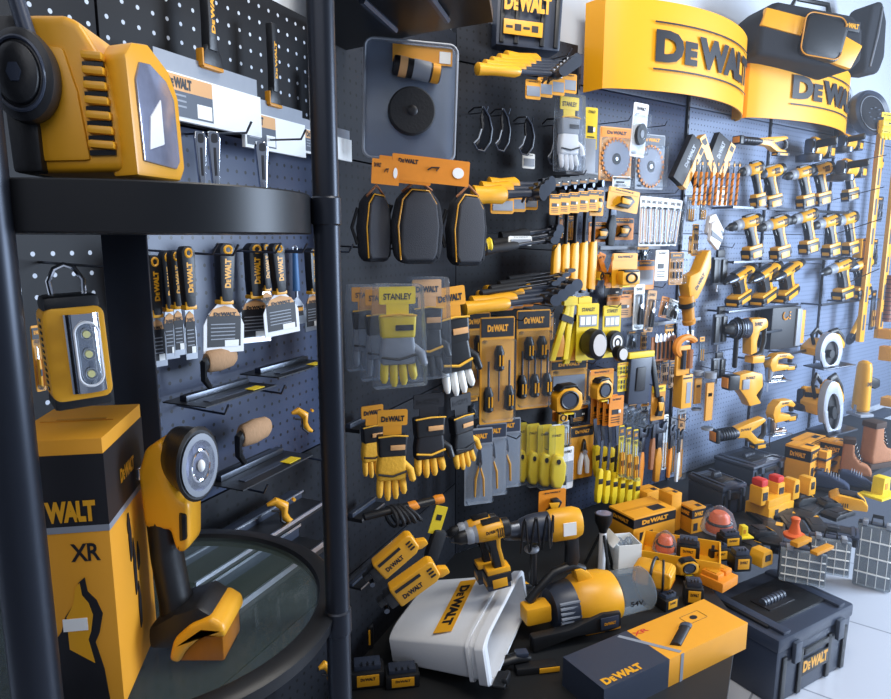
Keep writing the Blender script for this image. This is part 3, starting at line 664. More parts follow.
def caulk_tube(col='clear'):
    t = thing('bit_tube')
    b = MB(); b.cyl((0, 0, -.11), (0, 0, .1), .02, 'clear', 16); b.build('tube', t)
    b = MB(); b.box((0, -.0, .0), (.034, .008, .16), 'card'); b.box((0, -.0035, .03), (.02, .001, .015), 'ink'); b.build('insert', t)
    b = MB(); b.cyl((0, 0, .1), (0, 0, .125), .021, 'lgrey', 16); b.cyl((0, 0, -.12), (0, 0, -.11), .021, 'lgrey', 16); b.build('cap', t); return t
def square_frame(col='lemon'):
    t = thing('folding_square')
    b = MB()
    b.prism([(-.05, -.1), (-.03, -.1), (.035, .1), (.015, .1)], -.006, .006, col, .001); b.prism([(.0, -.1), (.018, -.1), (.04, .1), (.022, .1)], -.006, .006, col, .001)
    b.build('frame', t); b = MB(); b.prism([(-.045, -.09), (.012, -.09), (-.0, -.02), (-.025, -.02)], -.004, .004, 'dyellow', .001); b.box((0.01, -.002, .03), (.045, .014, .02), 'ink', rot=(0, 20, 0)); b.box((.02, -.002, .085), (.05, .016, .025), 'lemon'); b.build('card', t); return t
def oscillating():
    t = thing('heat_gun')
    b = MB(); b.prism([(-.045, .02), (-.04, .06), (.02, .08), (.06, .16), (.085, .17), (.1, .1), (.07, .03), (.03, -.03), (-.02, -.04)], -.032, .032, 'yellow', .01); o = b.build('body', t); letter(o, 'DeWALT', .08, .018, (.03, -.033, .04), rot=(90, -55, 0))
    b = MB(); b.rev((-.015, 0, -.02), (.35, 0, -1), [(0, .036), (.03, .038), (.032, .03), (.1, .028), (.105, .032), (.12, .03)], 'dyellow', 18); b.rev((-.01, 0, -.045), (.35, 0, -1), [(0, .039), (.02, .039)], 'black', 18); b.build('nozzle', t)
    b = MB(); b.tube([(.03, 0, -.135), (.05, 0, -.2), (.07, .01, -.28), (.075, .01, -.36)], .006, 'black', 8); b.build('cord', t); return t
def shackle():
    t = thing('padlock_pack')
    b = MB(); b.torus((0, 0, .03), .035, .012, 'orange', (0, 1, 0), 18, 8, -60, 150); b.build('ring', t); b = MB(); b.box((-.01, 0, -.02), (.05, .01, .11), 'card', bev=.002); b.cyl((-.015, -.01, -.05), (-.015, -.01, .02), .008, 'dsteel', 8); b.cyl((.01, -.01, -.05), (.01, -.01, .02), .008, 'tan', 8); b.build('card', t); return t
def tin_snips(c='orange'):
    t = thing('adjustable_wrench')
    b = MB(); b.prism([(-.008, -.1), (.008, -.1), (.012, -.02), (.006, .02), (-.006, .02), (-.012, -.02)], -.007, .007, c, .003); b.build('handle', t)
    b = MB(); b.box((0, 0, .05), (.016, .01, .07), 'dsteel', bev=.002); b.prism([(-.02, .07), (.02, .07), (.024, .11), (.008, .1), (.004, .085), (-.008, .09), (-.01, .115), (-.022, .105)], -.006, .006, 'dsteel', .002); b.build('head', t); return t
def work_boot():
    t = thing('work_boot')
    b = MB(); b.prism([(-.13, .02), (.12, .02), (.135, .06), (.125, .12), (.12, .22), (.03, .225), (.02, .14), (-.03, .1), (-.1, .085), (-.135, .055)], -.045, .045, 'tan', .022, seg=3); b.build('upper', t)
    b = MB(); b.prism([(-.145, 0), (.14, 0), (.14, .028), (-.145, .03)], -.05, .05, 'sole', .006); b.build('sole', t)
    b = MB(); b.prism([(.02, .205), (.125, .205), (.125, .235), (.018, .24)], -.048, .048, 'sole', .008); b.build('collar', t)
    b = MB()
    for k in range(6):
        x, z = -.035+.012*k, .11+.02*k; b.tube([(x, -.035, z-.006), (x-.008, 0, z+.012), (x, .035, z-.006)], .004, 'ink', 6); b.tube([(x, -.035, z-.006), (x+.006, 0, z+.02), (x+.01, .035, z+.012)], .003, 'paper', 6)
    b.build('laces', t); return t
def low_shoe():
    t = thing('safety_shoe')
    b = MB(); b.prism([(-.13, .02), (.13, .02), (.14, .06), (.12, .1), (.06, .1), (.0, .095), (-.1, .065), (-.14, .045)], -.042, .042, 'navy', .018, seg=3); b.build('upper', t)
    b = MB(); b.prism([(-.14, 0), (.14, 0), (.14, .022), (-.14, .024)], -.046, .046, 'ink', .006); b.build('sole', t)
    b = MB(); [b.tube([(-.05+.02*k, -.03, .08+.005*k), (-.05+.02*k, 0, .1+.004*k), (-.05+.02*k, .03, .08+.005*k)], .003, 'lgrey', 6) for k in range(5)]; b.build('laces', t); return t
def tripod_torch():
    t = thing('work_torch')
    b = MB(); b.rev((0, 0, .2), (0, 0, 1), [(0, .014), (.02, .018), (.05, .03), (.09, .032)], 'black', 20); b.build('head', t)
    b = MB(); b.cyl((0, 0, .288), (0, 0, .292), .027, 'lens', 20); b.build('lens', t)
    b = MB(); b.cyl((0, 0, .02), (0, 0, .21), .013, 'white', 14); b.build('stem', t)
    for k in range(3):
        a = 2.1*k+.6; b = MB(); b.tube([(0.01*math.cos(a), .01*math.sin(a), .19), (.07*math.cos(a), .07*math.sin(a), .0)], .006, 'black', 6); b.build('leg', t)
    return t
mixmat('bagclear', '#9FB0C0', .16, .08, .4, .2)
def blower():
    t = thing('leaf_blower')
    b = MB(); b.rev((-.06, 0, .12), (1, 0, 0), [(0, .1), (.03, .118), (.1, .122), (.15, .118), (.19, .105), (.2, .07)], 'yellow', 30); o = b.build('body', t)
    b = MB(); b.rev((-.15, 0, .12), (1, 0, 0), [(0, .08), (.03, .098), (.09, .106)], 'charcoal', 30)
    for k in range(7): b.box((-.1+.0*k, -.1+.005*abs(k-3), .06+.02*k), (.085, .01, .008), 'lgrey')
    b.build('intake_grille', t)
    b = MB(); b.rev((.13, 0, .12), (1, 0, 0), [(0, .09), (.01, .1), (.15, .095), (.16, .085)], 'bagclear', 28); o = b.build('clear_nozzle', t); letter(o, '54V', .06, .024, (.19, -.101, .12))
    b = MB(); b.prism([(-.03, .2), (.05, .2), (.02, .26), (-.02, .29), (-.05, .29)], -.03, .03, 'yellow', .01); b.build('saddle', t)
    b = MB(); b.tube([(.0, 0, .27), (-.05, 0, .3), (-.13, 0, .285), (-.2, 0, .22), (-.24, 0, .17)], [.02, .022, .019, .018, .02], 'black', 12); b.build('handle', t)
    b = MB(); b.box((-.22, -.02, .13), (.11, .08, .08), 'yellow', bev=.014); b.prism([(-.28, .02), (-.1, .05), (.04, .04), (.1, .05), (.1, .12), (.02, .13), (-.12, .09), (-.28, .09)], -.135, -.09, 'black', .012); b.box((.045, -.138, .085), (.08, .006, .055), 'charcoal', bev=.003); o = b.build('battery_housing', t); letter(o, 'DeWALT', .05, .014, (.045, -.1425, .085), 'dyellow')
    b = MB(); b.prism([(-.03, 0), (.13, 0), (.12, .025), (-.02, .03)], -.08, .02, 'dyellow', .006); b.build('foot', t); return t
def bin_container():
    """lies on its side, mouth towards -Y, hollow"""
    t = thing('waste_container'); W, D, H = .3, .33, .42
    def loft(rings, m, name, close=True):
        bb = bmesh.new(); R = [[bb.verts.new((x, y, z)) for x, z in rrect(w_, d_, r_, 6)] for y, w_, d_, r_ in rings]; n = len(R[0])
        for a, c in zip(R, R[1:]):
            for k in range(n): bb.faces.new((a[k], a[(k+1) % n], c[(k+1) % n], c[k]))
        if close: bb.faces.new(R[0]); bb.faces.new(R[-1][::-1])
        bmesh.ops.recalc_face_normals(bb, faces=bb.faces); q = MB(); q.add(bb, m); return q.build(name, t)
    loft([(H, W*.74, D*.74, .05), (H-.012, W*.84, D*.84, .06), (0, W, D, .05), (0, W*.96, D*.96, .045), (H-.03, W*.8, D*.8, .05)], 'bin', 'tub')
    loft([(.035, W*1.0, D*1.0, .05), (.033, W*1.07, D*1.07, .055), (.0, W*1.08, D*1.08, .055), (-.006, W*1.05, D*1.05, .05), (-.006, W*.95, D*.95, .045), (.03, W*.95, D*.95, .045), (.035, W*1.0, D*1.0, .05)], 'bin', 'rim', False)
    loft([(.075, W*.97, D*.97, .05), (.073, W*1.03, D*1.03, .05), (.062, W*1.03, D*1.03, .05), (.06, W*.98, D*.98, .05)], 'bin', 'collar', False)
    for sx in (-1, 1):
        m = MB(); m.box((sx*W*.42, -.03, -D*.5), (.05, .05, .03), 'black', bev=.006); m.box((sx*W*.42, -.05, -D*.45), (.03, .02, .06), 'black', bev=.005); m.build('clip', t)
    m = MB(); m.box((-.01, .2, D/2*.925+.002), (.22, .07, .002), 'yellow', rot=(-3.6, 0, 8)); o = m.build('sticker', t); letter(o, 'DeWALT', .17, .04, (-.01, .2, D/2*.925+.0045), 'ink', rot=(3.6, 0, 188)); return t
def nozzle():
    t = thing('dust_shroud')
    b = MB(); b.prism([(-.1, -.044), (.06, -.044), (.085, -.03), (.09, .03), (.075, .044), (-.1, .044)], -.03, .03, 'yellow', .009, seg=3); b.box((-.03, -.0305, .024), (.11, .004, .012), 'ink'); o = b.build('body', t); letter(o, 'DeWALT', .085, .02, (-.03, -.031, -.012))
    b = MB()
    for k in range(3): b.box((.062, -.0305, .018-.015*k), (.022, .004, .007), 'ink')
    b.build('slots', t)
    b = MB(); b.prism([(.05, -.03), (.085, -.05), (.118, -.052), (.118, -.03), (.09, -.01)], -.018, .018, 'yellow', .006); b.build('spout', t)
    b = MB(); b.box((-.115, 0, .0), (.035, .055, .062), 'black', bev=.008); b.box((-.145, 0, .01), (.035, .04, .03), 'black', bev=.006); b.cyl((-.15, -.03, -.02), (-.15, .03, -.02), .01, 'dsteel'); b.build('clamp', t); return t
def cable_coil(n=5):
    t = thing('hanging_extension_lead')
    b = MB()
    for k in range(n): b.torus((-.03+.015*k, 0, 0), .05+.003*(k % 2), .006, 'rubber', (1, .15, .1*k), 20, 6)
    b.build('coil', t); b = MB(); b.cyl((-.11, 0, .03), (.1, 0, .04), .02, 'black', bev=.004)
    b.build('grip', t); b = MB()
    b.rev((.02, 0, .035), (1, 0, 0), [(0, .022), (.02, .024), (.03, .02)], 'orange', 14); b.rev((.095, 0, .04), (1, 0, 0), [(0, .018), (.01, .024), (.03, .022)], 'orange', 14); b.build('end_cap', t); return t
# ================================================================== setting
def struct(m, name): o = m.build(name); o['kind'] = 'structure'; return o
def slabw(name, wall, t0, t1, z0, z1, off, th, m, parent=None):
    """a vertical slab along a wall; object origin on the wall line so the hole pattern follows the slab"""
    b = MB(); b.box(((t1-t0)/2, 0, (z1-z0)/2), (t1-t0, th, z1-z0), m, bev=.0008)
    o = b.build(name, parent); o.location = wpt(t0, off+th/2, z0, wall); o.rotation_euler = (0, 0, math.radians(YR if wall == 'R' else YL)); return o
b = MB(); b.box((0, 0, -.05), (14, 14, .1), 'tiles'); o = struct(b, 'floor'); o.location = (1.5, 1.5, 0)
for nm, wl, t0, t1 in (('wall_back', 'R', -.02, 5.2), ('wall_left', 'L', -2.4, .03)):
    o = slabw(nm, wl, t0, t1, 0, 3.6, -.16, .1, 'wallpaint'); o['kind'] = 'structure'
def pegboard(wall, t0, t1, z0, z1, m, label, off=-.03):
    o = slabw('pegboard_panel', wall, t0, t1, z0, z1, off, .03, m)
    tag(o, label, 'pegboard', 'pegboard panels on the walls'); return o
# long wall: bays between upright rails
TS = [-.0, .62, 1.38, 2.14, 2.9, 4.3]
ZT = 2.33
zr = [DECK+.0, 1.0, 1.62, 2.21]
nmz = ['lowest', 'middle', 'upper']; nmb = ['first bay right of the corner', 'second bay, behind the packs and blade cards', 'third bay, where the drills start', 'fourth bay behind the drills', 'fifth bay, farthest right']
for i in range(5):
    for k in range(3):
        pegboard('R', TS[i]+.003, TS[i+1]-.003, zr[k]+.002, zr[k+1]-.002, 'pegmid' if i == 0 else 'peg' if i == 1 else 'peglit', '%s slate pegboard panel of the %s' % (nmz[k], nmb[i]))
    pegboard('R', TS[i]+.003, TS[i+1]-.003, 2.214, ZT if i else 2.36, 'pegmid' if i == 0 else 'peg' if i == 1 else 'peglit', 'narrow top pegboard strip of the %s' % nmb[i])
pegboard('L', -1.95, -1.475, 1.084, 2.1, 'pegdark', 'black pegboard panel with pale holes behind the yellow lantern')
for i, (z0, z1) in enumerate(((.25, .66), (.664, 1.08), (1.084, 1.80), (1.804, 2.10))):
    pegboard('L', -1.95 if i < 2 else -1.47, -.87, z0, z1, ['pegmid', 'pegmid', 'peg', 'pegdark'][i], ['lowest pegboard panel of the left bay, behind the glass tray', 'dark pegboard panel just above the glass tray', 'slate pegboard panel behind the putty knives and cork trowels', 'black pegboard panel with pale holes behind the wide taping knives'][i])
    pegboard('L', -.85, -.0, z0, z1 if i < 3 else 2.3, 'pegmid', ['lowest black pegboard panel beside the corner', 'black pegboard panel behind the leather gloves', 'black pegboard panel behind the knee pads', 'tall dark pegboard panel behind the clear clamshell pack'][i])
for i, t in enumerate(TS[1:]):
    b = MB(); b.box((0, 0, 1.3), (.012, .01, 1.95), 'board_edge'); 
    for k in range(48): b.box((0, -.006, .36+.04*k), (.004, .002, .018), 'gloss')
    o = b.build('slotted_upright'); o.location = wpt(t, .006, 0); o.rotation_euler = (0, 0, math.radians(YR))
    tag(o, ['black slotted upright between the first and second pegboard bays', 'black slotted upright left of the first drills', 'black slotted upright crossing the drill rows', 'black slotted upright left of the circular saws', 'black slotted upright at the far right end of the pegboards'][i], 'upright', 'slotted uprights of the pegboards')
b = MB(); b.box((0, 0, 1.2), (.03, .03, 2.3), 'board_edge')
for k in range(60): b.box((0, -.0155, .2+.036*k), (.006, .002, .016), 'lgrey')
o = b.build('slotted_upright'); o.location = wpt(-.86, .015, 0, 'L'); o.rotation_euler = (0, 0, math.radians(YL)); tag(o, 'black slotted upright beside the round rack pole', 'upright')
# deck under the goods
P = [wpt(-1.75, 0, 0, 'L'), wpt(0, 0, 0), wpt(3.6, 0, 0), wpt(3.6, .60, 0), wpt(1.2, .60, 0), Vector((.945, 2.365, 0)), Vector((.95, 2.0, 0)), Vector((.72, 1.55, 0)), Vector((.1, 1.3, 0)), Vector((-.2, 1.35, 0)), wpt(-1.75, .3, 0, 'L')]
b = MB(); bb = bmesh.new(); f = bb.faces.new([bb.verts.new((p.x, p.y, DECK-.03)) for p in P]); r = bmesh.ops.extrude_face_region(bb, geom=[f]); bmesh.ops.translate(bb, verts=[e for e in r['geom'] if isinstance(e, bmesh.types.BMVert)], vec=(0, 0, .03)); bmesh.ops.recalc_face_normals(bb, faces=bb.faces)
b.add(bb, 'decktop'); t = thing('display_platform'); b.build('deck', t)
b = MB(); bb = bmesh.new(); Q = [p+(Vector((.3, 1.9, 0))-p)*.05 for p in P]; f = bb.faces.new([bb.verts.new((p.x, p.y, 0.0)) for p in Q]); r = bmesh.ops.extrude_face_region(bb, geom=[f]); bmesh.ops.translate(bb, verts=[e for e in r['geom'] if isinstance(e, bmesh.types.BMVert)], vec=(0, 0, DECK-.03)); bmesh.ops.recalc_face_normals(bb, faces=bb.faces)
b.add(bb, 'board_edge'); b.build('plinth', t); tag(t, 'low black display platform running under the pegboards', 'platform')
# ================================================================== header signs, bent in plan
def sign(t0, t1, z0, z1, side, bulge, tx0, tx1, label, skew=1.0):
    t = thing('header_sign'); n = 40
    def path(s):
        a = math.pi*(s)          # s 0..1 from the left end to the right
        return wpt(t0+(t1-t0)*s, side*(1-s)**.5+bulge*math.sin(math.pi*s)**.75, 0)
    m = MB(); bb = bmesh.new(); rows = []
    pts = [wpt(t0, .0, 0)]+[path(k/n) for k in range(n+1)]
    for p in pts: rows.append([bb.verts.new((p.x, p.y, z)) for z in (z0, z1)])
    for a, c in zip(rows, rows[1:]): bb.faces.new((a[0], c[0], c[1], a[1]))
    bmesh.ops.recalc_face_normals(bb, faces=bb.faces); bmesh.ops.solidify(bb, geom=bb.faces[:], thickness=.006)
    m.add(bb, 'signyellow'); m.build('curved_panel', t)
    m = MB(); bb = bmesh.new(); f = bb.faces.new([bb.verts.new((p.x, p.y, z1-.01)) for p in pts[:-1]]); m.add(bb, 'signyellow'); m.build('top_cover', t)
    me = textdata('DeWALT', 40).copy(); me.materials.append(MATS['ink'])
    zc, hh = (z0+z1)/2+.0, (z1-z0)*.36
    def bend(co_x, co_z):
        s = tx0+(tx1-tx0)*co_x; p = path(s); q = path(min(1, s+.004)); tn = (q-p).normalized(); nn = Vector((tn.y, -tn.x, 0)); p = p+nn*.0085
        return (p.x, p.y, co_z)
    for v in me.vertices: v.co = bend(v.co.x+.5, zc+v.co.y*hh)
    o = bpy.data.objects.new('lettering', me); COL.objects.link(o); o.parent = t
    for zz in (zc+hh*.72, zc-hh*.72):
        m = MB(); bb = bmesh.new(); rows = [[bb.verts.new(bend(k/30*1.02-.01, zz+d)) for d in (-.0035, .0035)] for k in range(31)]
        for a, c in zip(rows, rows[1:]): bb.faces.new((a[0], c[0], c[1], a[1]))
        m.add(bb, 'ink'); m.build('logo_bar', t)
    tag(t, label, 'sign', 'curved yellow header signs'); return t
sign(.655, 1.80, 2.185, 2.525, .1, .17, .17, .83, 'larger curved yellow header sign with black logo, left of the two')
sign(1.76, 2.96, 2.19, 2.51, .08, .15, .2, .9, 'second curved yellow header sign with black logo, under the tool bags')
# ================================================================== round rack in the foreground
KR = .85
RC = Vector(((130-445.5)/678*.88*KR, .88*KR, 0)); RR = .228*KR; LC = Vector((-.445*KR, .94*KR, 0))
ZTOP = None
t = thing('round_display_rack')
def aty(px, py, Y): r = ray(px, py); return CAM+r*(Y/r.y)
def rack():
    zt0 = aty(200, 233, .66*KR).z; zb = aty(200, 528, 1.215*KR).z-.022
    for (px, d, r, nm) in ((-13, .64*KR, .0235*KR, 'pole'), (327, .93*KR, .018*KR, 'pole')):
        x = (px-445.5)/678*d; b = MB(); b.cyl((x, d, 0), (x, d, 2.5), r, 'pole', 28); b.build(nm, t)
    b = MB(); b.box(((126-445.5)/678*1.08*KR, 1.075*KR, zt0-.24), (.066*KR, .012, .5), 'pole', rot=(0, 0, 16), bev=.002); b.build('flat_bar', t)
    b = MB(); b.rev((RC.x, RC.y, zt0), (0, 0, 1), [(0, RR-.01), (.0, RR+.0015), (.0015, RR+.003), (.0425, RR+.003), (.044, RR+.0015), (.044, RR-.004), (.042, RR-.005), (.01, RR-.005), (.008, RR-.02)], 'traymetal', 72); b.build('upper_tray', t)
    b = MB(); prof = [(0, .214), (0, .235), (.017, .238), (.022, .231), (.022, .2125), (.017, .209), (0, .214)]
    bb = bmesh.new(); n = 72; rows = [[bb.verts.new((LC.x+r*math.cos(2*math.pi*k/n), LC.y+r*math.sin(2*math.pi*k/n), zb+z)) for z, r in prof[:-1]] for k in range(n)]
    for k in range(n):
        for j in range(6): bb.faces.new((rows[k][j], rows[(k+1) % n][j], rows[(k+1) % n][(j+1) % 6], rows[k][(j+1) % 6]))
    bmesh.ops.recalc_face_normals(bb, faces=bb.faces); b.add(bb, 'traymetal'); b.build('lower_ring', t)
    b = MB(); b.cyl((LC.x, LC.y, zb+.011), (LC.x, LC.y, zb+.017), .2115, 'glass', 64); b.build('glass_shelf', t)
    for z in (zt0+.02, zb):
        b = MB(); x = (327-445.5)/678*.93*KR; b.cyl((x, .93*KR, z-.012), (x, .93*KR, z+.025), .0205*KR, 'pole', 20, bev=.004); b.build('clamp_collar', t)
    return zt0+.034, zb+.017
ZU, ZB = rack()
tag(t, 'round black metal display rack with two poles and a glass lower tray', 'display rack')
# top canopy shelf of the left bay
def canopy():
    t = thing('canopy_shelf'); z = 2.07
    b = MB(); bb = bmesh.new()
    pts = [atz(x, y, z) for x, y in ((493, 22), (425, 33), (362, 47), (318, 56), (318, -60), (480, -60))]
    f = bb.faces.new([bb.verts.new(p) for p in pts]); r = bmesh.ops.extrude_face_region(bb, geom=[f]); bmesh.ops.translate(bb, verts=[e for e in r['geom'] if isinstance(e, bmesh.types.BMVert)], vec=(0, 0, .02)); bmesh.ops.recalc_face_normals(bb, faces=bb.faces)
    b.add(bb, 'traymetal'); b.build('shelf_plate', t)
    for (a, c) in (((362, 0), (395, 30)), ((425, -10), (447, 20))):
        p, q = atz(*a, z-.006), atz(*c, z-.006); b = MB(); b.tube([p, q], .008, 'charcoal', 6); b.build('rib', t)
    tag(t, 'dark metal canopy shelf seen from below, above the clear clamshell pack', 'shelf')
canopy()
# ---- XR box, lantern, torch, area light on the rack
def bigbox():
    t = thing('tool_box_carton'); w, d, h = .118, .15, .262
    b = MB(); b.box((0, 0, h/2), (w, d, h), 'card', bev=.001); b.build('carton', t)
    b = MB(); b.box((0, 0, h-.047), (w+.0012, d+.0012, .066), 'ink'); o = b.build('black_band', t); letter(o, 'DeWALT', .086, .020, (.002, -d/2-.0014, h-.066), 'yellow'); letter(o, 'DeWALT', .055, .014, (w/2+.0014, 0, h-.05), 'yellow', rot=(90, 0, 90))
    b = MB(); b.box((0, 0, h-.083), (w+.0016, d+.0016, .006), 'lgrey'); b.box((0, 0, h+.0006), (w*.8, .002, .0006), 'dyellow'); b.box((.004, .006, h+.0006), (w*.55, .006, .0006), 'dyellow'); b.build('grey_stripe', t)
    letter(t, 'XR', .036, .017, (.028, -d/2-.0012, h-.105), 'ink'); 
    b = MB(); Y0 = -d/2
    P = [(.0, .1), (.014, .115), (.02, .135), (.028, .14), (.03, .125), (.04, .115), (.046, .1), (.04, .08), (.034, .07), (.042, .04), (.046, .0), (-.05, .0), (-.05, .06), (-.02, .07), (-.006, .085)]
    b.prism([(x-.004, z*.92+.004) for x, z in P], Y0-.0012, Y0-.0002, 'ink'); b.prism([(x*.7-.002, z*.8+.016) for x, z in P[:10]+[(.0, .06)]], Y0-.0018, Y0-.001, 'yellow'); b.box((.008, Y0-.002, .088), (.03, .001, .012), 'paper'); b.build('drill_picture', t)
    b = MB()
    for k, (y, z, hh) in enumerate(((-.01, .12, .05), (.0, .08, .06), (.008, .04, .05), (-.012, .15, .02), (.016, .1, .03))): b.prism([(-.004, 0), (.003, .004), (.005, hh*.6), (.0, hh), (-.005, hh*.5)], -.0006, .0006, 'ink', rot=(0, 0, 90), loc=(w/2+.0012, y, z))
    b.build('side_print', t); return t
o = bigbox(); fit(o, (0, 404, 157, 716), rot=(10, 0, 0), z=ZB, ns=True, lim=1.3); tag(o, 'tall yellow and black tool carton marked XR on the glass tray', 'box')
BOX = o
def lantern():
    t = thing('work_lantern')
    b = MB(); b.prism(rrect(.072, .118, .012), -.032, .032, 'yellow', .004, seg=2); o = b.build('body', t)
    b = MB(); [b.box((-.0355, -.008, .044-.0078*k), (.003, .018, .0038), 'gloss') for k in range(12)]; b.build('vents', t)
    b = MB(); b.box((0, 0, .062), (.066, .06, .022), 'black', bev=.008); b.build('top_cap', t)
    b = MB(); b.box((0, 0, -.061), (.07, .062, .018), 'black', bev=.006); b.build('base', t)
    b = MB(); b.rev((.008, -.016, -.05), (0, 0, 1), [(0, .028), (.1, .028)], 'chrome', 30, sq=.85); b.build('reflector', t)
    b = MB(); b.prism(rrect(.026, .078, .0128, 8, .01, 0), -.0475, -.04, 'clear', .003); b.build('lens_cover', t)
    b = MB(); bb = rrect(.028, .08, .0138, 8, .01, 0); b.tube([(x, -.0455, z) for x, z in bb]+[(bb[0][0], -.0455, bb[0][1])], .0018, 'white', 6); b.build('lens_ring', t)
    for k in range(3): b = MB(); b.cyl((.01, -.04, .025-.025*k), (.01, -.046, .025-.025*k), .0045, 'led', 12); b.torus((.01, -.0455, .025-.025*k), .007, .001, 'lgrey', (0, 1, 0), 16, 6); b.build('lamp', t)
    b = MB(); b.tube([(-.018, 0, .07), (-.02, 0, .09), (-.012, 0, .105), (0, 0, .11), (.012, 0, .105), (.02, -.004, .09), (.018, -.01, .07)], .0032, 'chrome', 8); b.build('hanging_loop', t); return t
o = lantern(); fit(o, (36, 262, 113, 411), rot=(37, 0, -2), d=.76*KR, ns=True, lim=1.2); tag(o, 'small yellow lantern with chrome front and three lamps, standing on the tall carton', 'lantern')
def pivot_torch():
    t = thing('pivoting_torch')
    b = MB(); b.rev((.022, -.012, .203), (.85, -.53, -.03), [(-.03, .02), (-.02, .029), (0, .032), (.02, .034), (.036, .037), (.04, .034)], 'black', 30); b.build('head', t)
    b = MB(); d = Vector((.85, -.53, -.03)).normalized(); p = Vector((.022, -.012, .203))+d*.0395; b.rev(p, d, [(0, .03), (.003, .031), (.004, .026)], 'lgrey', 30); b.rev(p+d*.001, d, [(0, .026), (.003, .025)], 'lens', 24); b.torus(p+d*.003, .015, .002, 'chrome', d, 24, 6); b.ball(p+d*.005, (.006, .006, .006), 'paper', seg=12); b.build('lens', t)
    b = MB(); b.prism([(-.046, .135), (-.05, .19), (-.036, .215), (-.01, .224), (.004, .21), (.0, .18), (.014, .165), (.03, .16), (.026, .115), (.012, .108), (.002, .112), (-.004, .132)], -.026, .022, 'yellow', .008, seg=3); b.box((-.049, -.02, .19), (.006, .012, .012), 'chrome', bev=.002); b.build('neck', t)
    b = MB(); b.prism([(.012, .122), (.024, .124), (.026, .15), (.014, .152)], -.029, .012, 'gloss', .003); b.build('trigger', t)
    b = MB(); b.tube([(-.028, 0, .15), (-.026, 0, .1), (-.018, 0, .055), (-.012, 0, .03)], [.026, .025, .025, .03], 'black', 18); b.build('handle', t)
    b = MB(); b.prism([(-.045, .012), (-.045, .035), (.0, .05), (.04, .058), (.062, .05), (.066, .03), (.04, .024), (.01, .012)], -.04, .035, 'black', .008); b.build('foot', t)
    b = MB(); b.prism([(-.01, .004), (.0, .026), (.03, .042), (.064, .05), (.085, .042), (.088, .028), (.05, .03), (.02, .014), (.006, .0)], -.048, .036, 'yellow', .008, seg=3); b.build('foot_cover', t)
    b = MB(); b.prism([(.0, .0), (.02, .016), (.05, .028), (.08, .026), (.08, .0)], -.04, .03, 'amber', .004); b.build('battery_cover', t); return t
o = pivot_torch(); fit(o, (139, 412, 240, 662), rot=(0, 0, 0), z=ZB, ns=True, lim=1.3); tag(o, 'yellow and black pivoting torch with round lamp head on the glass tray', 'torch')
def area_lamp():
    t = thing('work_light')
    b = MB(); b.prism([(.0, .0), (.158, .0), (.16, .06), (.15, .115), (.112, .168), (.09, .176), (.0, .176)], -.06, .12, 'yellow', .012, seg=3)
    b.prism([(.02, .012), (.108, .012), (.1, .09), (.085, .14), (.02, .145)], -.066, -.05, 'yellow', .008); o = b.build('housing', t)
    b = MB()
    for k in range(7): b.box((.13, -.064, .03+.0165*k), (.042-.0015*k, .018, .0095), 'yellow', bev=.004, rot=(0, 4, 0)); b.box((.128, -.0605, .0215+.0165*k), (.042-.0015*k, .006, .006), 'gloss')
    b.build('cooling_ribs', t)
    b = MB(); b.prism([(-.012, .0), (.034, .0), (.036, .05), (.03, .1), (.03, .172), (-.012, .172)], -.075, .13, 'black', .006); b.build('side_frame', t)
    b = MB(); b.rev((.03, -.07, .104), (0, -1, 0), [(0, .05), (.012, .052), (.024, .05), (.028, .044), (.03, .034), (.036, .032), (.04, .024), (.04, .012)], 'black', 40); o = b.build('pivot_knob', t)
    b = MB(); b.rev((.03, -.108, .104), (0, -1, 0), [(0, .012), (.004, .011)], 'charcoal', 6); b.torus((.03, -.1, .104), .039, .0025, 'charcoal', (0, 1, 0), 30, 6); b.build('hex_bolt', t)
    b = MB(); b.tube([(.045, -.075, .13), (.036, -.075, .16), (.028, -.075, .19)], .012, 'charcoal', 10); b.build('stand_arm', t)
    # lamp front: tapered frame turned to the right
    b = MB(); b.prism([(-.01, -.012), (-.01, .125), (.01, .142), (.05, .148), (.1, .125), (.12, .095), (.12, .005), (.105, -.012)], -.02, .03, 'yellow', .006, rot=(0, 0, 72), loc=(.166, -.05, .006)); b.build('lamp_frame', t)
    b = MB(); b.prism([(.006, .006), (.006, .1), (.02, .122), (.045, .124), (.085, .11), (.102, .09), (.102, .012), (.09, .002)], -.024, -.008, 'lens', .003, rot=(0, 0, 72), loc=(.166, -.05, .006)); b.prism([(.02, .02), (.06, .03), (.062, .085), (.03, .06)], -.026, -.02, 'white', .002, rot=(0, 0, 72), loc=(.166, -.05, .006)); b.build('lens', t)
    b = MB()
    for k in range(12): b.ball((.205, .06, .014+.0095*k), (.007, .012, .005), 'yellow', seg=8)
    b.build('bumper_ridges', t); return t
o = area_lamp(); fit(o, (-14, -8, 184, 184), rot=(6, 0, -2), d=.74*KR, ns=True, lim=1.3); tag(o, 'large yellow work light with black pivot knob on the upper tray', 'work light')
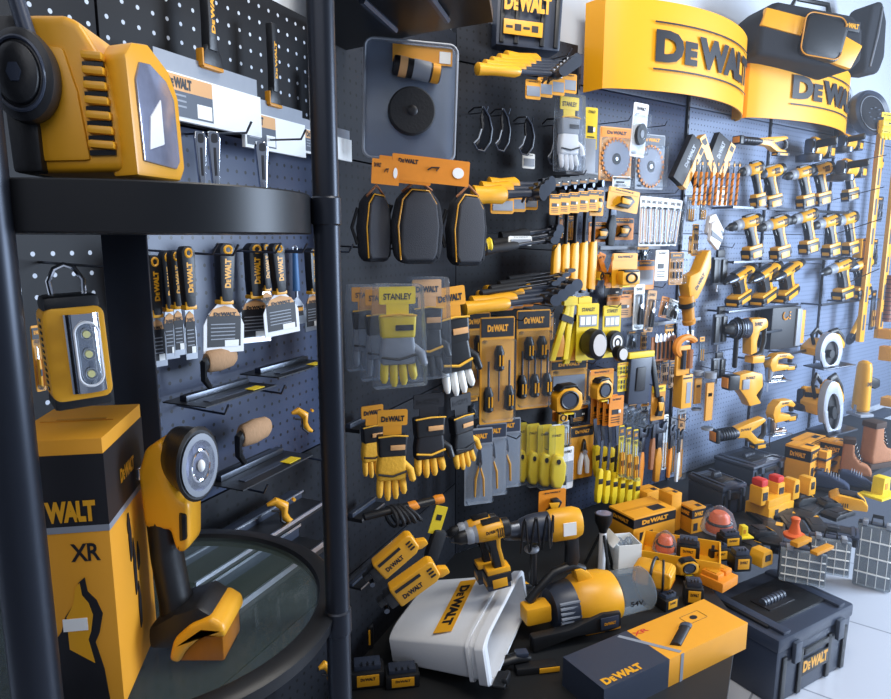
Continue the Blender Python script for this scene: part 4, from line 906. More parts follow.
# ================================================================== left bay
def hook(px, py, wall, label, gap=0, L=.16, group='peg hooks'):
    o, k = use(peg_hook, L); p = atw(px, py, wall, gap); o.location = p; o.rotation_euler = (0, 0, math.radians(YR if wall == 'R' else YL)); tag(o, label, 'hook', group); return o
L_ = dict(wall='L', rot=(YL, 0, 0))
put((taping_knife,), (152, -40, 262, 138), 'wide taping knife with white card sleeve, handle up, left of the pair', 'drywall knife', 'wide taping knives', gap=.05, **L_)
put((taping_knife,), (240, 22, 306, 158), 'wide taping knife with white card sleeve, right of the pair beside the pole', 'drywall knife', 'wide taping knives', gap=.05, **L_)
put((taping_knife,), (300, 72, 352, 162), 'wide taping knife mostly hidden behind the round pole', 'drywall knife', 'wide taping knives', gap=.05, **L_)
for i, (x, y0, x1, y1) in enumerate(((193, 131, 206, 190), (206, 131, 220, 190), (254, 141, 268, 192))):
    put((chrome_knife,), (x, y0, x1, y1), 'chrome folding knife hanging above the tray, %s' % ['leftmost of three', 'middle of three', 'rightmost of three'][i], 'folding knife', 'chrome folding knives', gap=.1, wall='L', rot=(40, 0, 0))
hook(186, 134, 'L', 'wire hook carrying the two chrome folding knives', L=.15); hook(245, 140, 'L', 'wire hook carrying the single chrome folding knife', L=.15)
rowk = [(.045, 143, 255, 168, 368, 'narrow putty knife, first from the left under the tray'), (.045, 157, 251, 180, 360, 'narrow putty knife, second from the left under the tray'), (.035, 166, 250, 186, 356, 'narrow putty knife with a slim blade, third from the left'),
        (.03, 176, 246, 198, 360, 'narrow putty knife in front, the largest handle, beside the wide blade'), (.09, 203, 243, 244, 354, 'wide putty knife with a plain steel blade edge'), (.075, 238, 243, 271, 344, 'putty knife with peach label, left of the crossed pair'),
        (.07, 258, 243, 276, 330, 'putty knife half hidden behind the widest white blade'), (.1, 263, 243, 300, 338, 'putty knife with a white rimmed broad blade, in front of the crossed pair')]
for i, (w_, x0, y0, x1, y1, lb) in enumerate(rowk):
    put((putty_knife, w_, 'white' if w_ > .08 else 'steel'), (x0, y0, x1, y1), lb, 'putty knife', 'putty knives under the tray', gap=[.04, .04, .07, .1, .06, .05, .04, .09][i], wall='L', rot=(YL-14, 0, [0, 0, 0, 0, 4, 2, 0, -3][i]), lim=2.5)
put((margin_trowel,), (289, 245, 306, 326), 'slim margin trowel with blue steel handle near the pole', 'trowel', gap=.05, **L_)
put((putty_knife, .075, 'steel'), (304, 248, 322, 332), 'putty knife partly behind the round pole', 'putty knife', 'putty knives under the tray', gap=.04, **L_)
for i, (x, y) in enumerate(((146, 250), (168, 251), (214, 249), (243, 249), (266, 249), (294, 249))):
    hook(x, y, 'L', 'thin wire hook for putty knives, %s from the left' % ['first', 'second', 'third', 'fourth', 'fifth', 'sixth'][i])
def trowel(box, label, hand=True, gap=.03, **k): return put((finishing_trowel, hand), box, label, 'trowel', 'finishing trowels', gap=gap, wall='L', rot=(YL, 0, 0), lim=1.6, **k)
trowel((165, 345, 274, 410), 'finishing trowel with cork handle, topmost of the two under the putty knives')
trowel((250, 352, 322, 382), 'flat dark finishing trowel beside the pole, level with the topmost cork handle', False)
trowel((196, 416, 312, 492), 'finishing trowel with cork handle behind the torch lamp')
for i, (bx, lb) in enumerate((((150, 488, 324, 592), 'long black bar with steel edge just above the glass tray'), ((180, 520, 324, 625), 'long black bar seen behind the glass tray'), ((346, 410, 380, 436), 'black bar end right of the pole, upper'), ((346, 496, 384, 524), 'black bar end right of the pole, middle'), ((346, 556, 390, 592), 'black bar end right of the pole, lowest'))):
    def rail_bar():
        t = thing('steel_edged_bar'); b = MB(); b.box((0, -.06, 0), (.5, .11, .012), 'black', bev=.002); b.box((0, -.04, .012), (.5, .03, .014), 'charcoal', bev=.003); b.build('bar', t); b = MB(); b.box((0, -.115, .004), (.5, .004, .006), 'steel'); b.box((0, -.058, .02), (.5, .004, .003), 'steel'); b.build('edge', t); return t
    put((rail_bar,), bx, lb, 'bar', 'steel-edged bars of the left bay', gap=.03, wall='L', rot=(YL, 0, 0), lim=1.9)
def spring_clip():
    t = thing('spring_clamp'); b = MB(); b.tube([(-.03, 0, .03), (-.01, 0, .034), (.01, -.004, .02), (.008, -.004, 0), (.02, 0, -.02), (.035, 0, -.028)], [.004, .01, .013, .01, .009, .004], 'yellow', 10); b.build('lever', t)
    b = MB(); b.tube([(-.02, -.002, .014), (0, -.008, .01), (0, -.008, -.014), (.02, -.004, -.03)], .003, 'ink', 6); b.cyl((.034, 0, .03), (.034, -.01, .03), .004, 'yellow', 8); b.build('spring', t); return t
for bx, lb in (((291, 407, 314, 434), 'yellow spring clamp by the pole above the cork trowel'), ((266, 497, 296, 526), 'yellow spring clamp on the bar above the glass tray'), ((190, 630, 214, 662), 'yellow spring clamp seen through the glass tray'), ((318, 660, 338, 690), 'yellow spring clamp low beside the pole foot')):
    put((spring_clip,), bx, lb, 'clamp', 'yellow spring clamps', gap=.1, wall='L', rot=(YL-30, 0, 0))
put((pack, .05, .12, 'card', 'ink', 'knife', 1, 'DeWALT', 2), (30, 325, 52, 392), 'small carded knife pack behind the yellow lantern', 'hang pack', gap=.02, **L_)
hook(40, 262, 'L', 'long wire hook left of the yellow lantern', L=.2); hook(178, 405, 'L', 'wire hook under the left end of the topmost cork trowel', L=.12); hook(238, 386, 'L', 'wire hook under the right end of the topmost cork trowel', L=.12); hook(220, 482, 'L', 'wire hook under the left end of the lower cork trowel', L=.12); hook(282, 452, 'L', 'wire hook under the right end of the lower cork trowel', L=.12)
# ================================================================== corner: clear clamshell, knee pads, gloves
def clamshell():
    t = thing('clear_clamshell_pack')
    b = MB(); b.prism(rrect(.24, .3, .02), -.004, .0, 'shell', .001); o = b.build('backing', t)
    b = MB(); b.box((.03, -.006, .122), (.16, .002, .045), 'card'); b.box((.09, -.0075, .12), (.03, .001, .03), 'paper'); b.build('header', o)
    b = MB(); P = rrect(.245, .305, .022); b.tube([(x, -.012, z) for x, z in P]+[(P[0][0], -.012, P[0][1])], .004, 'lgrey', 6); b.prism(rrect(.235, .295, .02), -.02, -.006, 'clear', .004); b.build('blister', t)
    b = MB(); b.rev((.0, -.02, -.03), (0, -1, 0), [(0, .056), (.004, .062), (.024, .062), (.028, .058)], 'rubber', 40); b.rev((0, -.048, -.03), (0, -1, 0), [(0, .014), (.003, .011), (.004, .004)], 'ink', 20); b.build('disc', t)
    b = MB(); b.rev((-.05, -.03, .085), (1, 0, -.12), [(0, .024), (.004, .026), (.12, .024), (.124, .022)], 'ink', 22); b.rev((-.036, -.031, .083), (1, 0, -.12), [(0, .0265), (.02, .0265)], 'cardpale', 22); b.rev((.05, -.031, .073), (1, 0, -.12), [(0, .0255), (.02, .0255)], 'card', 22); b.rev((.0, -.031, .079), (1, 0, -.12), [(0, .0262), (.045, .026)], 'lgrey', 22); b.build('rolled_sleeve', t); return t
mat('shell', '#7E8696', .25, spec=.8)
put((clamshell,), (362, 36, 459, 163), 'large clear clamshell pack with a black rubber disc inside', 'hang pack', wall='L', gap=.1, rot=(12, 0, 2))
for i, (bx, yy) in enumerate((((371, 158, 400, 186), .2), ((378, 155, 432, 186), .16), ((391, 153, 470, 187), .22))):
    def header_card():
        t = thing('knee_pad_header'); b = MB(); b.prism(rrect(.2, .07, .004), -.004, 0, 'orange'); o = b.build('card', t); letter(o, 'DeWALT', .05, .012, (-.06, -.005, .018)); b = MB(); b.tube([(-.01, -.006, 0), (.0, -.006, .008), (.02, -.006, .01), (.012, -.006, .0)], .002, 'ink', 5); b.cyl((.07, -.004, 0), (.07, -.006, 0), .015, 'paper', 20); b.build('print', o); return t
    put((header_card,), bx, 'orange header card above the knee pads, %s' % ['rearmost', 'middle', 'frontmost'][i], 'card', 'knee pad header cards', wall='L', gap=yy, rot=(20, 0, 4), lim=2.6)
kb = [(350, 184, 392, 262, .12), (382, 178, 443, 264, .17), (438, 184, 487, 266, .2)]
for i, (a, b_, c, d_, g) in enumerate(kb):
    put((knee_pad,), (a, b_, c, d_), 'black padded knee pad with orange piping, %s' % ['rearmost against the pole side', 'left of the front pair', 'right of the front pair'][i], 'knee pad', 'black knee pads', wall='L', gap=g-.04, rot=([40, 16, 24][i], 0, 0))
hook(338, 246, 'L', 'wire hook left of the knee pads', L=.2); hook(352, 247, 'L', 'second wire hook left of the knee pads', L=.2)
gw = dict(wall='L', rot=(16, 0, 0))
for i, (bx, g) in enumerate((((344, 284, 395, 372), .1), ((358, 286, 406, 382), .15))):
    put((gloves_card, 'lgrey', 'ink', 'lgrey', 'lgrey', 'dyellow', 'STANLEY', .1, True), bx, 'bagged grey work gloves behind the yellow card pair, %s' % ['rearmost', 'nearer'][i], 'gloves', 'bagged grey gloves', gap=g, **gw)
put((gloves_card, 'lgrey', 'lemon', 'lgrey', 'lemon', 'lemon', 'STANLEY', .1, True), (370, 283, 428, 390), 'bagged grey and yellow work gloves on a lemon card', 'gloves', gap=.2, **gw)
put((gloves_card, 'black', 'black', 'black', 'rubber', 'cardpale', 'DeWALT', .1, True), (404, 276, 452, 382), 'bagged dark gloves behind the black glove with cream fingertips', 'gloves', gap=.17, wall='L', rot=(24, 0, 0))
put((gloves_card, 'black', 'black', 'black', 'paper', 'card', 'DeWALT'), (433, 285, 483, 396), 'black work glove with cream fingertips on an orange card', 'gloves', gap=.22, wall='L', rot=(26, 0, -6))
put((gloves_card, 'leather', 'black', 'leather', 'leather', 'dyellow', 'DeWALT'), (360, 404, 392, 478), 'yellow leather glove with black cuff, rear one near the pole', 'gloves', 'yellow leather gloves', gap=.12, wall='L', rot=(30, 0, 0))
put((gloves_card, 'leather', 'black', 'leather', 'leather', 'card', 'DeWALT'), (376, 409, 416, 501), 'yellow leather glove with black strap, front one', 'gloves', 'yellow leather gloves', gap=.18, wall='L', rot=(18, 0, 2))
put((gloves_card, 'black', 'black', 'ink', 'leather', 'ink', 'DeWALT'), (412, 392, 455, 478), 'black glove with yellow fingers beside the leather gloves', 'gloves', 'black gloves with yellow fingers', gap=.18, wall='L', rot=(24, 0, 0))
put((gloves_card, 'leather', 'black', 'black', 'leather', 'ink', 'DeWALT'), (448, 392, 482, 470), 'long black glove with yellow seams left of the pliers pack', 'gloves', 'black gloves with yellow fingers', gap=.2, wall='L', rot=(40, 0, -4))
put((cable_coil,), (362, 494, 445, 528), 'coiled black lead with orange end caps under the gloves', 'cable', wall='L', gap=.12, rot=(20, 0, -4))
def tagpaddle():
    t = thing('rubber_mallet'); b = MB(); b.box((0, 0, 0), (.05, .04, .11), 'rubber', rot=(0, 12, 0), bev=.014); b.build('head', t); b = MB(); b.box((-.004, -.004, .09), (.045, .004, .1), 'lemon', rot=(0, 10, 0)); b.box((-.002, -.0065, .1), (.02, .001, .02), 'ink', rot=(0, 10, 0)); b.build('tag', t); return t
put((tagpaddle,), (424, 505, 448, 561), 'black rubber mallet head with a yellow tag', 'mallet', wall='L', gap=.2, rot=(20, 0, 8))
put((nozzle,), (362, 528, 428, 590), 'yellow dust shroud with black clamp, rear one of the tilted pair', 'dust shroud', 'yellow dust shrouds', wall='L', gap=.15, rot=(14, 0, -38), ns=0)
put((nozzle,), (374, 556, 452, 614), 'yellow dust shroud with black clamp, front one of the tilted pair', 'dust shroud', 'yellow dust shrouds', wall='L', gap=.26, rot=(14, 0, -32), ns=0)
# ================================================================== long wall, first bay
def W(gap, yaw=YR, tilt=0, roll=0, **k): return dict(wall='R', gap=gap, rot=(yaw, tilt, roll), **k)
put((tool_case, .42, .12, .3, False), (488, -60, 566, 58), 'dark grey tool case lying on top of the pegboard', 'case', d=2.45, rot=(YR-22, 0, 2))
cs = bpy.data.objects['tool_case']
def case_label():
    b = MB(); b.box((-.05, -.08, .055), (.25, .006, .045), 'yellow', bev=.001)
    for k in range(4): b.box((-.14+.055*k, -.084, .055), (.042, .001, .008+.012*(k % 2)), 'ink')
    b.build('sticker', cs); letter(cs, 'DeWALT', .3, .055, (-.03, -.09, .13), 'yellow')
case_label()
for i in range(5):
    put((hammer, 'yellow'), (474+7*i, 62-3*i, 570+3*i, 84-2*i), 'yellow-handled hammer in the top row under the case, %s' % ['nearest the viewer', 'second from the front', 'middle of five', 'fourth from the front', 'rearmost'][i], 'hammer', 'top row of yellow-handled hammers', **W(.22-.035*i, 24, 0, -2, ns=1, lim=1.5))
for i in range(4):
    put((pack, .06, .08, 'card', None, 'sheet', 0, 'DeWALT'), (525+12*i, 79-2*i, 541+12*i, 100-2*i), 'orange price card under the top hammers, %s' % ['leftmost, half green', 'second', 'third', 'rightmost'][i], 'card', 'orange hammer cards', **W(.22-.02*i, 24))
gl = [(468, 106, 493, 152), (490, 108, 511, 152), (513, 116, 535, 156), (542, 118, 562, 166)]
for i, bx in enumerate(gl):
    put((glasses,), bx, 'dark safety glasses hanging on edge, %s' % ['leftmost of four', 'second of four', 'third of four', 'rightmost of four'][i], 'safety glasses', 'hanging safety glasses', **W(.06, 12, 0, 0))
    hook(bx[0]+2, bx[1]+8, 'R', 'short wire hook above the safety glasses, %s' % ['leftmost', 'second', 'third', 'rightmost'][i], L=.1)
put((pack, .05, .09, 'paper', None, 'sheet', 0, 'DeWALT'), (522, 153, 535, 169), 'small white and yellow tag under the safety glasses', 'tag', **W(.05))
for i in range(3):
    put((hammer, 'yellow'), (470+8*i, 184-4*i, 548+4*i, 206-5*i), 'yellow-handled hammer right of the knee pads, %s' % ['front', 'middle', 'rear'][i], 'hammer', 'second row of hammers', **W(.2-.05*i, 22, 0, -3, ns=1, lim=1.5))
for i in range(3):
    put((pack, .06, .05, 'card', None, 'sheet', 0, 'DeWALT'), (490+14*i, 194-1*i, 514+12*i, 214-2*i), 'orange card under the second row of hammers, %s' % ['left', 'middle', 'right'][i], 'card', 'orange hammer cards', **W(.18-.02*i, 24))
for i in range(3):
    put((hammer, 'rubber'), (480+9*i, 236-6*i, 560+2*i, 256-6*i), 'grey-handled hammer in the third row, %s' % ['front', 'middle', 'rear'][i], 'hammer', 'third row of grey-handled hammers', **W(.2-.05*i, 22, 0, -8, ns=1, lim=1.5))
put((pack, .08, .03, 'paper', None, 'sheet', 0, 'DeWALT'), (508, 236, 532, 246), 'white paper tag tied to the grey-handled hammers', 'tag', **W(.22))
b = MB()
def yellow_end():
    t = thing('pipe_cutter'); b = MB(); b.rev((0, 0, 0), (1, 0, .2), [(0, .03), (.02, .034), (.03, .026), (.05, .03), (.06, .022)], 'lemon', 16); b.rev((.012, 0, 0), (1, 0, .2), [(0, .035), (.012, .035)], 'ink', 16); b.build('knob', t); return t
put((yellow_end,), (481, 237, 493, 256), 'yellow and black knob at the end of the third hammer row', 'knob', **W(.2, 10))
for i in range(4):
    put((hammer, 'yellow'), (461+7*i, 293-5*i, 562+7*i, 316-5*i), 'yellow-handled hammer in the bottom row above the screwdriver packs, %s' % ['front', 'second', 'third', 'rear'][i], 'hammer', 'bottom row of yellow-handled hammers', **W(.24-.045*i, 22, 0, -4, ns=1, lim=1.5))
    put((hammer, 'rubber'), (478+9*i, 280-4*i, 562+5*i, 296-5*i), 'black-handled hammer above the bottom yellow row, %s' % ['front', 'second', 'third', 'rear'][i], 'hammer', 'bottom row of black-handled hammers', **W(.2-.04*i, 22, 0, -6, ns=1, lim=1.5))
    put((pack, .06, .04, 'orange', None, 'sheet', 0, 'DeWALT'), (492+10*i, 296-2*i, 514+10*i, 311-2*i), 'orange card beneath the bottom yellow hammer handles, %s' % ['first', 'second', 'third', 'fourth'][i], 'card', 'orange hammer cards', **W(.1-.02*i, 24))
# screwdriver sets
D_ = (pack, .14, .3, 'card', 'ink', 'driver', 1, 'DeWALT')
for i, (bx, n, g) in enumerate((((462, 312, 492, 398), 3, .1), ((515, 309, 553, 410), 5, .14), ((479, 316, 517, 425), 3, .2))):
    put(D_+(n,), bx, 'orange carded screwdriver set, %s' % ['rearmost, half hidden by the glove', 'right of the two, with five black handles', 'left of the two, with black header'][i], 'screwdriver set', 'carded screwdriver sets', **W(g, 22))
put((square_frame,), (548, 296, 578, 361), 'lemon folding square pack, left of two', 'square', 'lemon folding squares', **W(.18, 26)); put((square_frame,), (562, 296, 592, 364), 'lemon folding square pack, right of two', 'square', 'lemon folding squares', **W(.16, 26))
put((pack, .09, .17, 'lemon', 'lemon', 'rolltape', 0, 'STANLEY'), (575, 303, 602, 361), 'lemon card with a black reel and white face', 'hang pack', **W(.2, 24))
put((pack, .09, .17, 'lemon', 'lemon', 'rolltape', 0, 'STANLEY'), (601, 305, 624, 358), 'narrow lemon card right of the reel card', 'hang pack', **W(.15, 24))
def blackreel():
    t = thing('reel'); b = MB(); b.rev((0, 0, 0), (-.5, -1, 0), [(-.04, .03), (-.02, .036), (.02, .036), (.024, .03)], 'black', 24); b.build('body', t); b = MB(); b.rev((-.012, -.026, 0), (-.5, -1, 0), [(0, .026), (.002, .026)], 'white', 22); b.build('face', t); return t
put((blackreel,), (581, 328, 607, 360), 'black chalk reel with a white patterned face', 'reel', 'chalk reels', **W(.26, 40)); put((blackreel,), (612, 345, 628, 362), 'small chalk reel near the narrow lemon card', 'reel', 'chalk reels', **W(.24, 40))
put((pack, .13, .13, 'card', 'ink', 'sheet', 1, 'DeWALT'), (549, 358, 591, 408), 'orange card with black header behind the big tape measure', 'hang pack', **W(.1, 22))
put((tape_measure,), (550, 382, 584, 418), 'large black and yellow tape measure below the orange card', 'tape measure', 'tape measures', **W(.17, 20))
put((tape_measure,), (590, 376, 614, 404), 'smaller tape measure hanging above the orange knife cards', 'tape measure', 'tape measures', **W(.17, 30))
put((pack, .08, .12, 'card', 'orange', 'tool', 0, 'DeWALT'), (588, 368, 614, 396), 'orange card behind the smaller tape measure', 'hang pack', **W(.1, 24))
# lower first bay
for i in range(3):
    put((pack, .2, .2, 'lgrey', 'charcoal', 'plier', 1, 'DeWALT', 'yellow'), (464+12*i, 427-5*i, 494+14*i, 506-8*i), 'dark carded pliers pack with yellow grips, %s' % ['front', 'middle', 'rear'][i], 'pliers pack', 'dark carded pliers packs', **W(.24-.05*i, 18))
for i in range(4):
    def snap_tape():
        t = thing('chalk_line'); b = MB(); b.prism([(-.02, -.05), (.012, -.055), (.03, -.03), (.034, .02), (.015, .05), (-.012, .055), (-.03, .03), (-.032, -.02)], -.018, .018, 'lemon', .01, seg=3); b.build('case', t); b = MB(); b.cyl((-.004, -.018, .034), (-.004, -.0225, .034), .008, 'ink', 12); b.box((.03, -.004, -.03), (.012, .02, .03), 'ink', bev=.002); b.build('button', t)
        b = MB(); b.prism(rrect(.065, .1, .005, 3, 0, .09), .004, .007, 'lemon'); o = b.build('card', t); letter(o, 'STANLEY', .04, .008, (0, .0035, .11)); b = MB(); b.prism(rrect(.07, .2, .01, 3, 0, .04), -.022, .008, 'clear', .003); b.build('blister', t); return t
    put((snap_tape,), (514+11*i, 422+1*i, 530+13*i, 486+2.2*i), 'lemon chalk line on a lemon card, %s' % ['leftmost of four', 'second of four', 'third of four', 'rightmost, largest in view'][i], 'chalk line', 'lemon chalk lines', **W(.1+.03*i, 20))
put((pack, .07, .1, 'paper', None, 'none', 1, 'STANLEY'), (541, 424, 564, 450), 'white hang card above the rightmost chalk line', 'hang pack', **W(.16, 20))
put((pack, .05, .16, 'white', 'white', 'sheet', 0, 'DeWALT'), (560, 446, 574, 490), 'narrow pale blue hang pack right of the chalk lines', 'hang pack', **W(.1, 30))
put((pack, .08, .17, 'card', 'ink', 'plier', 0, 'DeWALT', 'white'), (568, 424, 594, 480), 'orange card with white-handled pliers', 'pliers pack', **W(.05, 26))
put((pack, .08, .09, 'orange', None, 'tool', 0, 'DeWALT'), (538, 488, 566, 514), 'orange bag tag hanging over the black rotary hammer', 'hang pack', **W(.24, 20))
# ================================================================== second bay
put((gloves_card, 'white', 'lgrey', 'white', 'white', 'lemon', 'STANLEY', .1, True), (553, 92, 586, 172), 'bagged white gloves on a lemon card left of the saw blade packs', 'gloves', **W(.14, 26))
put((pack, .05, .17, 'lemon', None, 'none', 0, 'STANLEY'), (584, 107, 598, 150), 'narrow lemon hang card beside the bagged white gloves', 'hang pack', **W(.12, 26))
def scraper_blade():
    t = thing('wood_chisel_blade'); b = MB(); b.box((0, 0, 0), (.05, .004, .1), 'lgrey', bev=.001); b.build('blade', t); return t
put((scraper_blade,), (582, 138, 596, 174), 'grey scraper plate below the narrow lemon card', 'blade', **W(.12, 26))
put((pack, .16, .19, 'cardpale', 'orange', 'blade', 1, 'DeWALT', 3, 'ink'), (598, 126, 636, 182), 'circular saw blade pack with pale orange card, left of two', 'saw blade', 'saw blade packs', **W(.14, 26))
put((pack, .16, .19, 'lgrey', 'grey', 'blade', 1, 'DeWALT'), (634, 133, 669, 190), 'circular saw blade pack with grey card, right of two', 'saw blade', 'saw blade packs', **W(.1, 28))
put((pack, .1, .16, 'white', None, 'disc', 1, 'DeWALT'), (629, 102, 652, 158), 'clear bagged disc pack hanging over the two saw blade packs', 'hang pack', **W(.26, 26, 0, 4))
for i, (bx, r) in enumerate((((668, 134, 706, 190), 30), ((680, 134, 718, 188), -32), ((702, 132, 736, 178), 26))):
    def blade_sleeve():
        t = thing('blade_box'); b = MB(); b.box((0, 0, 0), (.1, .03, .2), 'ink', bev=.001); o = b.build('carton', t); letter(o, 'DeWALT', .1, .02, (-.01, -.0155, .02), 'lgrey', rot=(90, -90, 0)); b = MB(); b.box((.038, 0, 0), (.03, .033, .202), 'yellow'); b.box((.038, -.017, .07), (.02, .001, .03), 'ink'); b.build('printed_band', t); return t
    put((blade_sleeve,), bx, 'black and yellow blade box tilted on the hooks, %s' % ['leftmost', 'middle, leaning the other way', 'rightmost'][i], 'blade box', 'tilted blade boxes', **W(.1+.05*(i == 0), 30, 0, r, ns=1))
for i in range(9):
    x = 692+5.3*i
    put((drill_bit_stick,), (x-.5, 159+i*.3, x+6.5, 206), 'brown masonry drill bit in the hanging row, %s' % ['first from the left', 'second', 'third', 'fourth', 'fifth from the left', 'sixth', 'seventh', 'eighth', 'last on the right'][i], 'drill bit', 'hanging masonry drill bits', **W(.2+.03*(i % 2), 30, 0, 3, ns=1))
# claw hammers hanging heads-up
for i in range(5):
    x = 552+9.2*i
    put((pry_hammer,), (x-3, 181-1.5*i, x+15, 297), 'claw hammer with yellow grip hanging head up, %s' % ['first from the left', 'second', 'third', 'fourth', 'fifth'][i], 'hammer', 'claw hammers hanging head up', **W(.1, 30, 0, 1, ns=1, lim=1.5))
    put((pack, .05, .09, 'card', 'ink', 'none', 0, 'DeWALT'), (549+9.5*i, 194-i, 561+9.5*i, 215-i), 'orange card in front of a hanging claw hammer, %s' % ['first', 'second', 'third', 'fourth', 'fifth'][i], 'card', 'cards of the claw hammers', **W(.22, 30))
    put((pack, .05, .03, 'ink', None, 'none', 0, 'DeWALT', 3, 'card'), (551+9*i, 178-i, 562+9*i, 187-i), 'black header tag above a hanging claw hammer, %s' % ['first', 'second', 'third', 'fourth', 'fifth'][i], 'tag', 'header tags of the claw hammers', **W(.2, 30))
put((pack, .07, .1, 'card', 'ink', 'tool', 0, 'DeWALT'), (589, 190, 604, 216), 'orange and black utility card right of the claw hammer cards', 'card', **W(.2, 30))
put((tin_snips, 'black'), (605, 190, 624, 246), 'tin snips with black handles below the green-dotted pack', 'snips', **W(.12, 30, 0, 4))
put((pack, .12, .09, 'yellow', 'yellow', 'tool', 0, 'DeWALT'), (606, 186, 640, 214), 'yellow-headed carded tool above the clear blade packs', 'hang pack', 'yellow cards below the saw blade packs', **W(.2, 26, 0, 8))
put((pack, .1, .05, 'paper', 'ink', 'none', 1, 'DeWALT'), (612, 176, 634, 188), 'clear pack with a green dot under the saw blade packs', 'hang pack', **W(.18, 26))
put((pack, .1, .08, 'orange', 'ink', 'tool', 0, 'DeWALT'), (588, 222, 612, 242), 'orange tool card between hammer shafts and black clips', 'hang pack', 'orange tool cards', **W(.1, 28)); put((pack, .1, .08, 'orange', 'ink', 'tool', 0, 'DeWALT'), (608, 218, 634, 240), 'orange tool card right of the hammer shafts', 'hang pack', 'orange tool cards', **W(.12, 28))
for i in range(7):
    put((pack, .05, .2, 'paper', None, 'strip', 1, 'DeWALT'), (638+5*i, 196+i*.5, 650+6*i, 246), 'clear pack of saw blades with brown and white stripes, %s' % ['first from the left', 'second', 'third', 'fourth', 'fifth', 'sixth', 'last on the right'][i], 'saw blades', 'striped packs of saw blades', **W(.22-.02*i, 30, 0, 0 if i < 5 else 8))
for i in range(4):
    x = 590+7*i; 
    put((pack, .05, .14, 'orange', 'orange', 'tape', 0, 'DeWALT'), (x, 252+i, x+16, 286+i), 'orange crossed tool card left of the card-mounted tape, %s' % ['first', 'second', 'third', 'fourth'][i], 'card', 'crossed orange tool cards', **W(.1+.02*i, 30, 0, -24 if i % 2 else 20))
put((pack, .1, .15, 'yellow', 'yellow', 'tape', 0, 'DeWALT'), (611, 253, 640, 288), 'yellow card with a tape measure above the multi-tool blades', 'tape measure', **W(.2, 26))
put((pack, .1, .12, 'orange', 'grey', 'sheet', 0, 'DeWALT'), (634, 260, 655, 290), 'orange and grey pack left of the pale blue card', 'hang pack', **W(.12, 28))
put((pack, .07, .14, 'paper', 'paper', 'none', 0, 'DeWALT'), (654, 250, 669, 281), 'pale blue-white hang card left of the bit case', 'hang pack', **W(.18, 28))
put((pack, .08, .15, 'dyellow', 'ink', 'bit', 1, 'DeWALT'), (668, 252, 688, 285), 'clear-fronted bit case with yellow rim', 'bit set', **W(.16, 28))
put((pack, .05, .14, 'yellow', 'ink', 'bit', 1, 'DeWALT'), (691, 224, 703, 256), 'narrow yellow bit pack left of the grey sanding sponges', 'bit set', **W(.14, 30))
for i in range(2):
    def sponge():
        t = thing('sanding_sponge'); b = MB(); b.prism([(-.04, -.02), (.02, -.06), (.05, -.01), (.0, .06), (-.03, .05)], -.02, 0, 'white', .003); b.prism([(-.035, -.0), (.038, -.028), (.046, -.016), (-.033, .022)], -.022, -.018, 'grey'); b.build('pad', t); return t
    put((sponge,), (704+3*i, 214+7*i, 724-1*i, 242+8*i), 'white sanding pad with a grey stripe, %s of two' % ['upper', 'lower'][i], 'sanding pad', 'sanding pads', **W(.14+.05*i, 26))
for i in range(3):
    put((bit_hanger,), (710+ (0, 1, 0)[i], (250, 306, 352)[i], 728+(0, 0, -2)[i], (292, 352, 384)[i]), 'black and chrome clip rack on the rail left of the drills, %s' % ['top', 'middle', 'bottom'][i], 'clip rack', 'clip racks on the rail', **W(.06, 32))
put((oscillating,), (678, 250, 711, 378), 'yellow heat gun with orange nozzle and hanging black cord', 'heat gun', **W(.12, 26, 0, 4, ns=1))
# white cutters, wrenches
for i, bx in enumerate(((632, 284, 650, 330), (643, 290, 661, 332), (658, 296, 672, 318), (664, 298, 684, 322))):
    put((pack, .06, .14, ['paper', 'cardpale', 'orange', 'paper'][i], None, 'plier', 1, 'DeWALT', 'rubber'), bx, 'clear pack of snips under the orange and grey pack, %s' % ['leftmost', 'second', 'third', 'rightmost'][i], 'snips', 'clear packs of snips', **W(.14-.02*i, 30, 0, 6*i))
for i in range(3): put((pack, .05, .1, 'cardpale', 'orange', 'none', 0, 'DeWALT'), (606+11*i, 296-2*i, 620+12*i, 320-2*i), 'pale orange card behind the lemon reel cards, %s' % ['left', 'middle', 'right'][i], 'card', 'pale orange cards', **W(.06, 28))
def fork_row():
    t = thing('spade_bit_set')
    for k in range(5): b = MB(); b.cyl((-.03+.015*k, 0, -.05), (-.03+.015*k, 0, .02), .003, 'dsteel', 8); b.prism([(-.03+.015*k-.005, .02), (-.03+.015*k+.005, .02), (-.03+.015*k+.005, .045), (-.03+.015*k, .055), (-.03+.015*k-.005, .045)], -.002, .002, 'steel'); b.build('spade_bit', t)
    b = MB(); b.box((0, .004, -.01), (.09, .003, .1), 'tan'); b.build('card', t); return t
put((fork_row,), (650, 332, 676, 362), 'row of steel spade bits on a brown card', 'drill bits', **W(.14, 28))
put((pack, .06, .1, 'yellow', 'ink', 'bit', 0, 'DeWALT'), (664, 324, 674, 346), 'small yellow bit pack above the spade bits', 'bit set', **W(.1, 28))
put((shackle,), (672, 334, 698, 376), 'orange hole saw ring on a brown card', 'hang pack', **W(.18, 28))
for i in range(3): put((pack, .05, .16, 'cardpale', 'grey', 'bit', 1, 'DeWALT'), (652+8*i, 356+2*i, 664+8*i, 384+2*i), 'clear drill bit pack under the spade bits, %s' % ['left', 'middle', 'right'][i], 'bit set', 'small clear drill bit packs', **W(.12, 28))
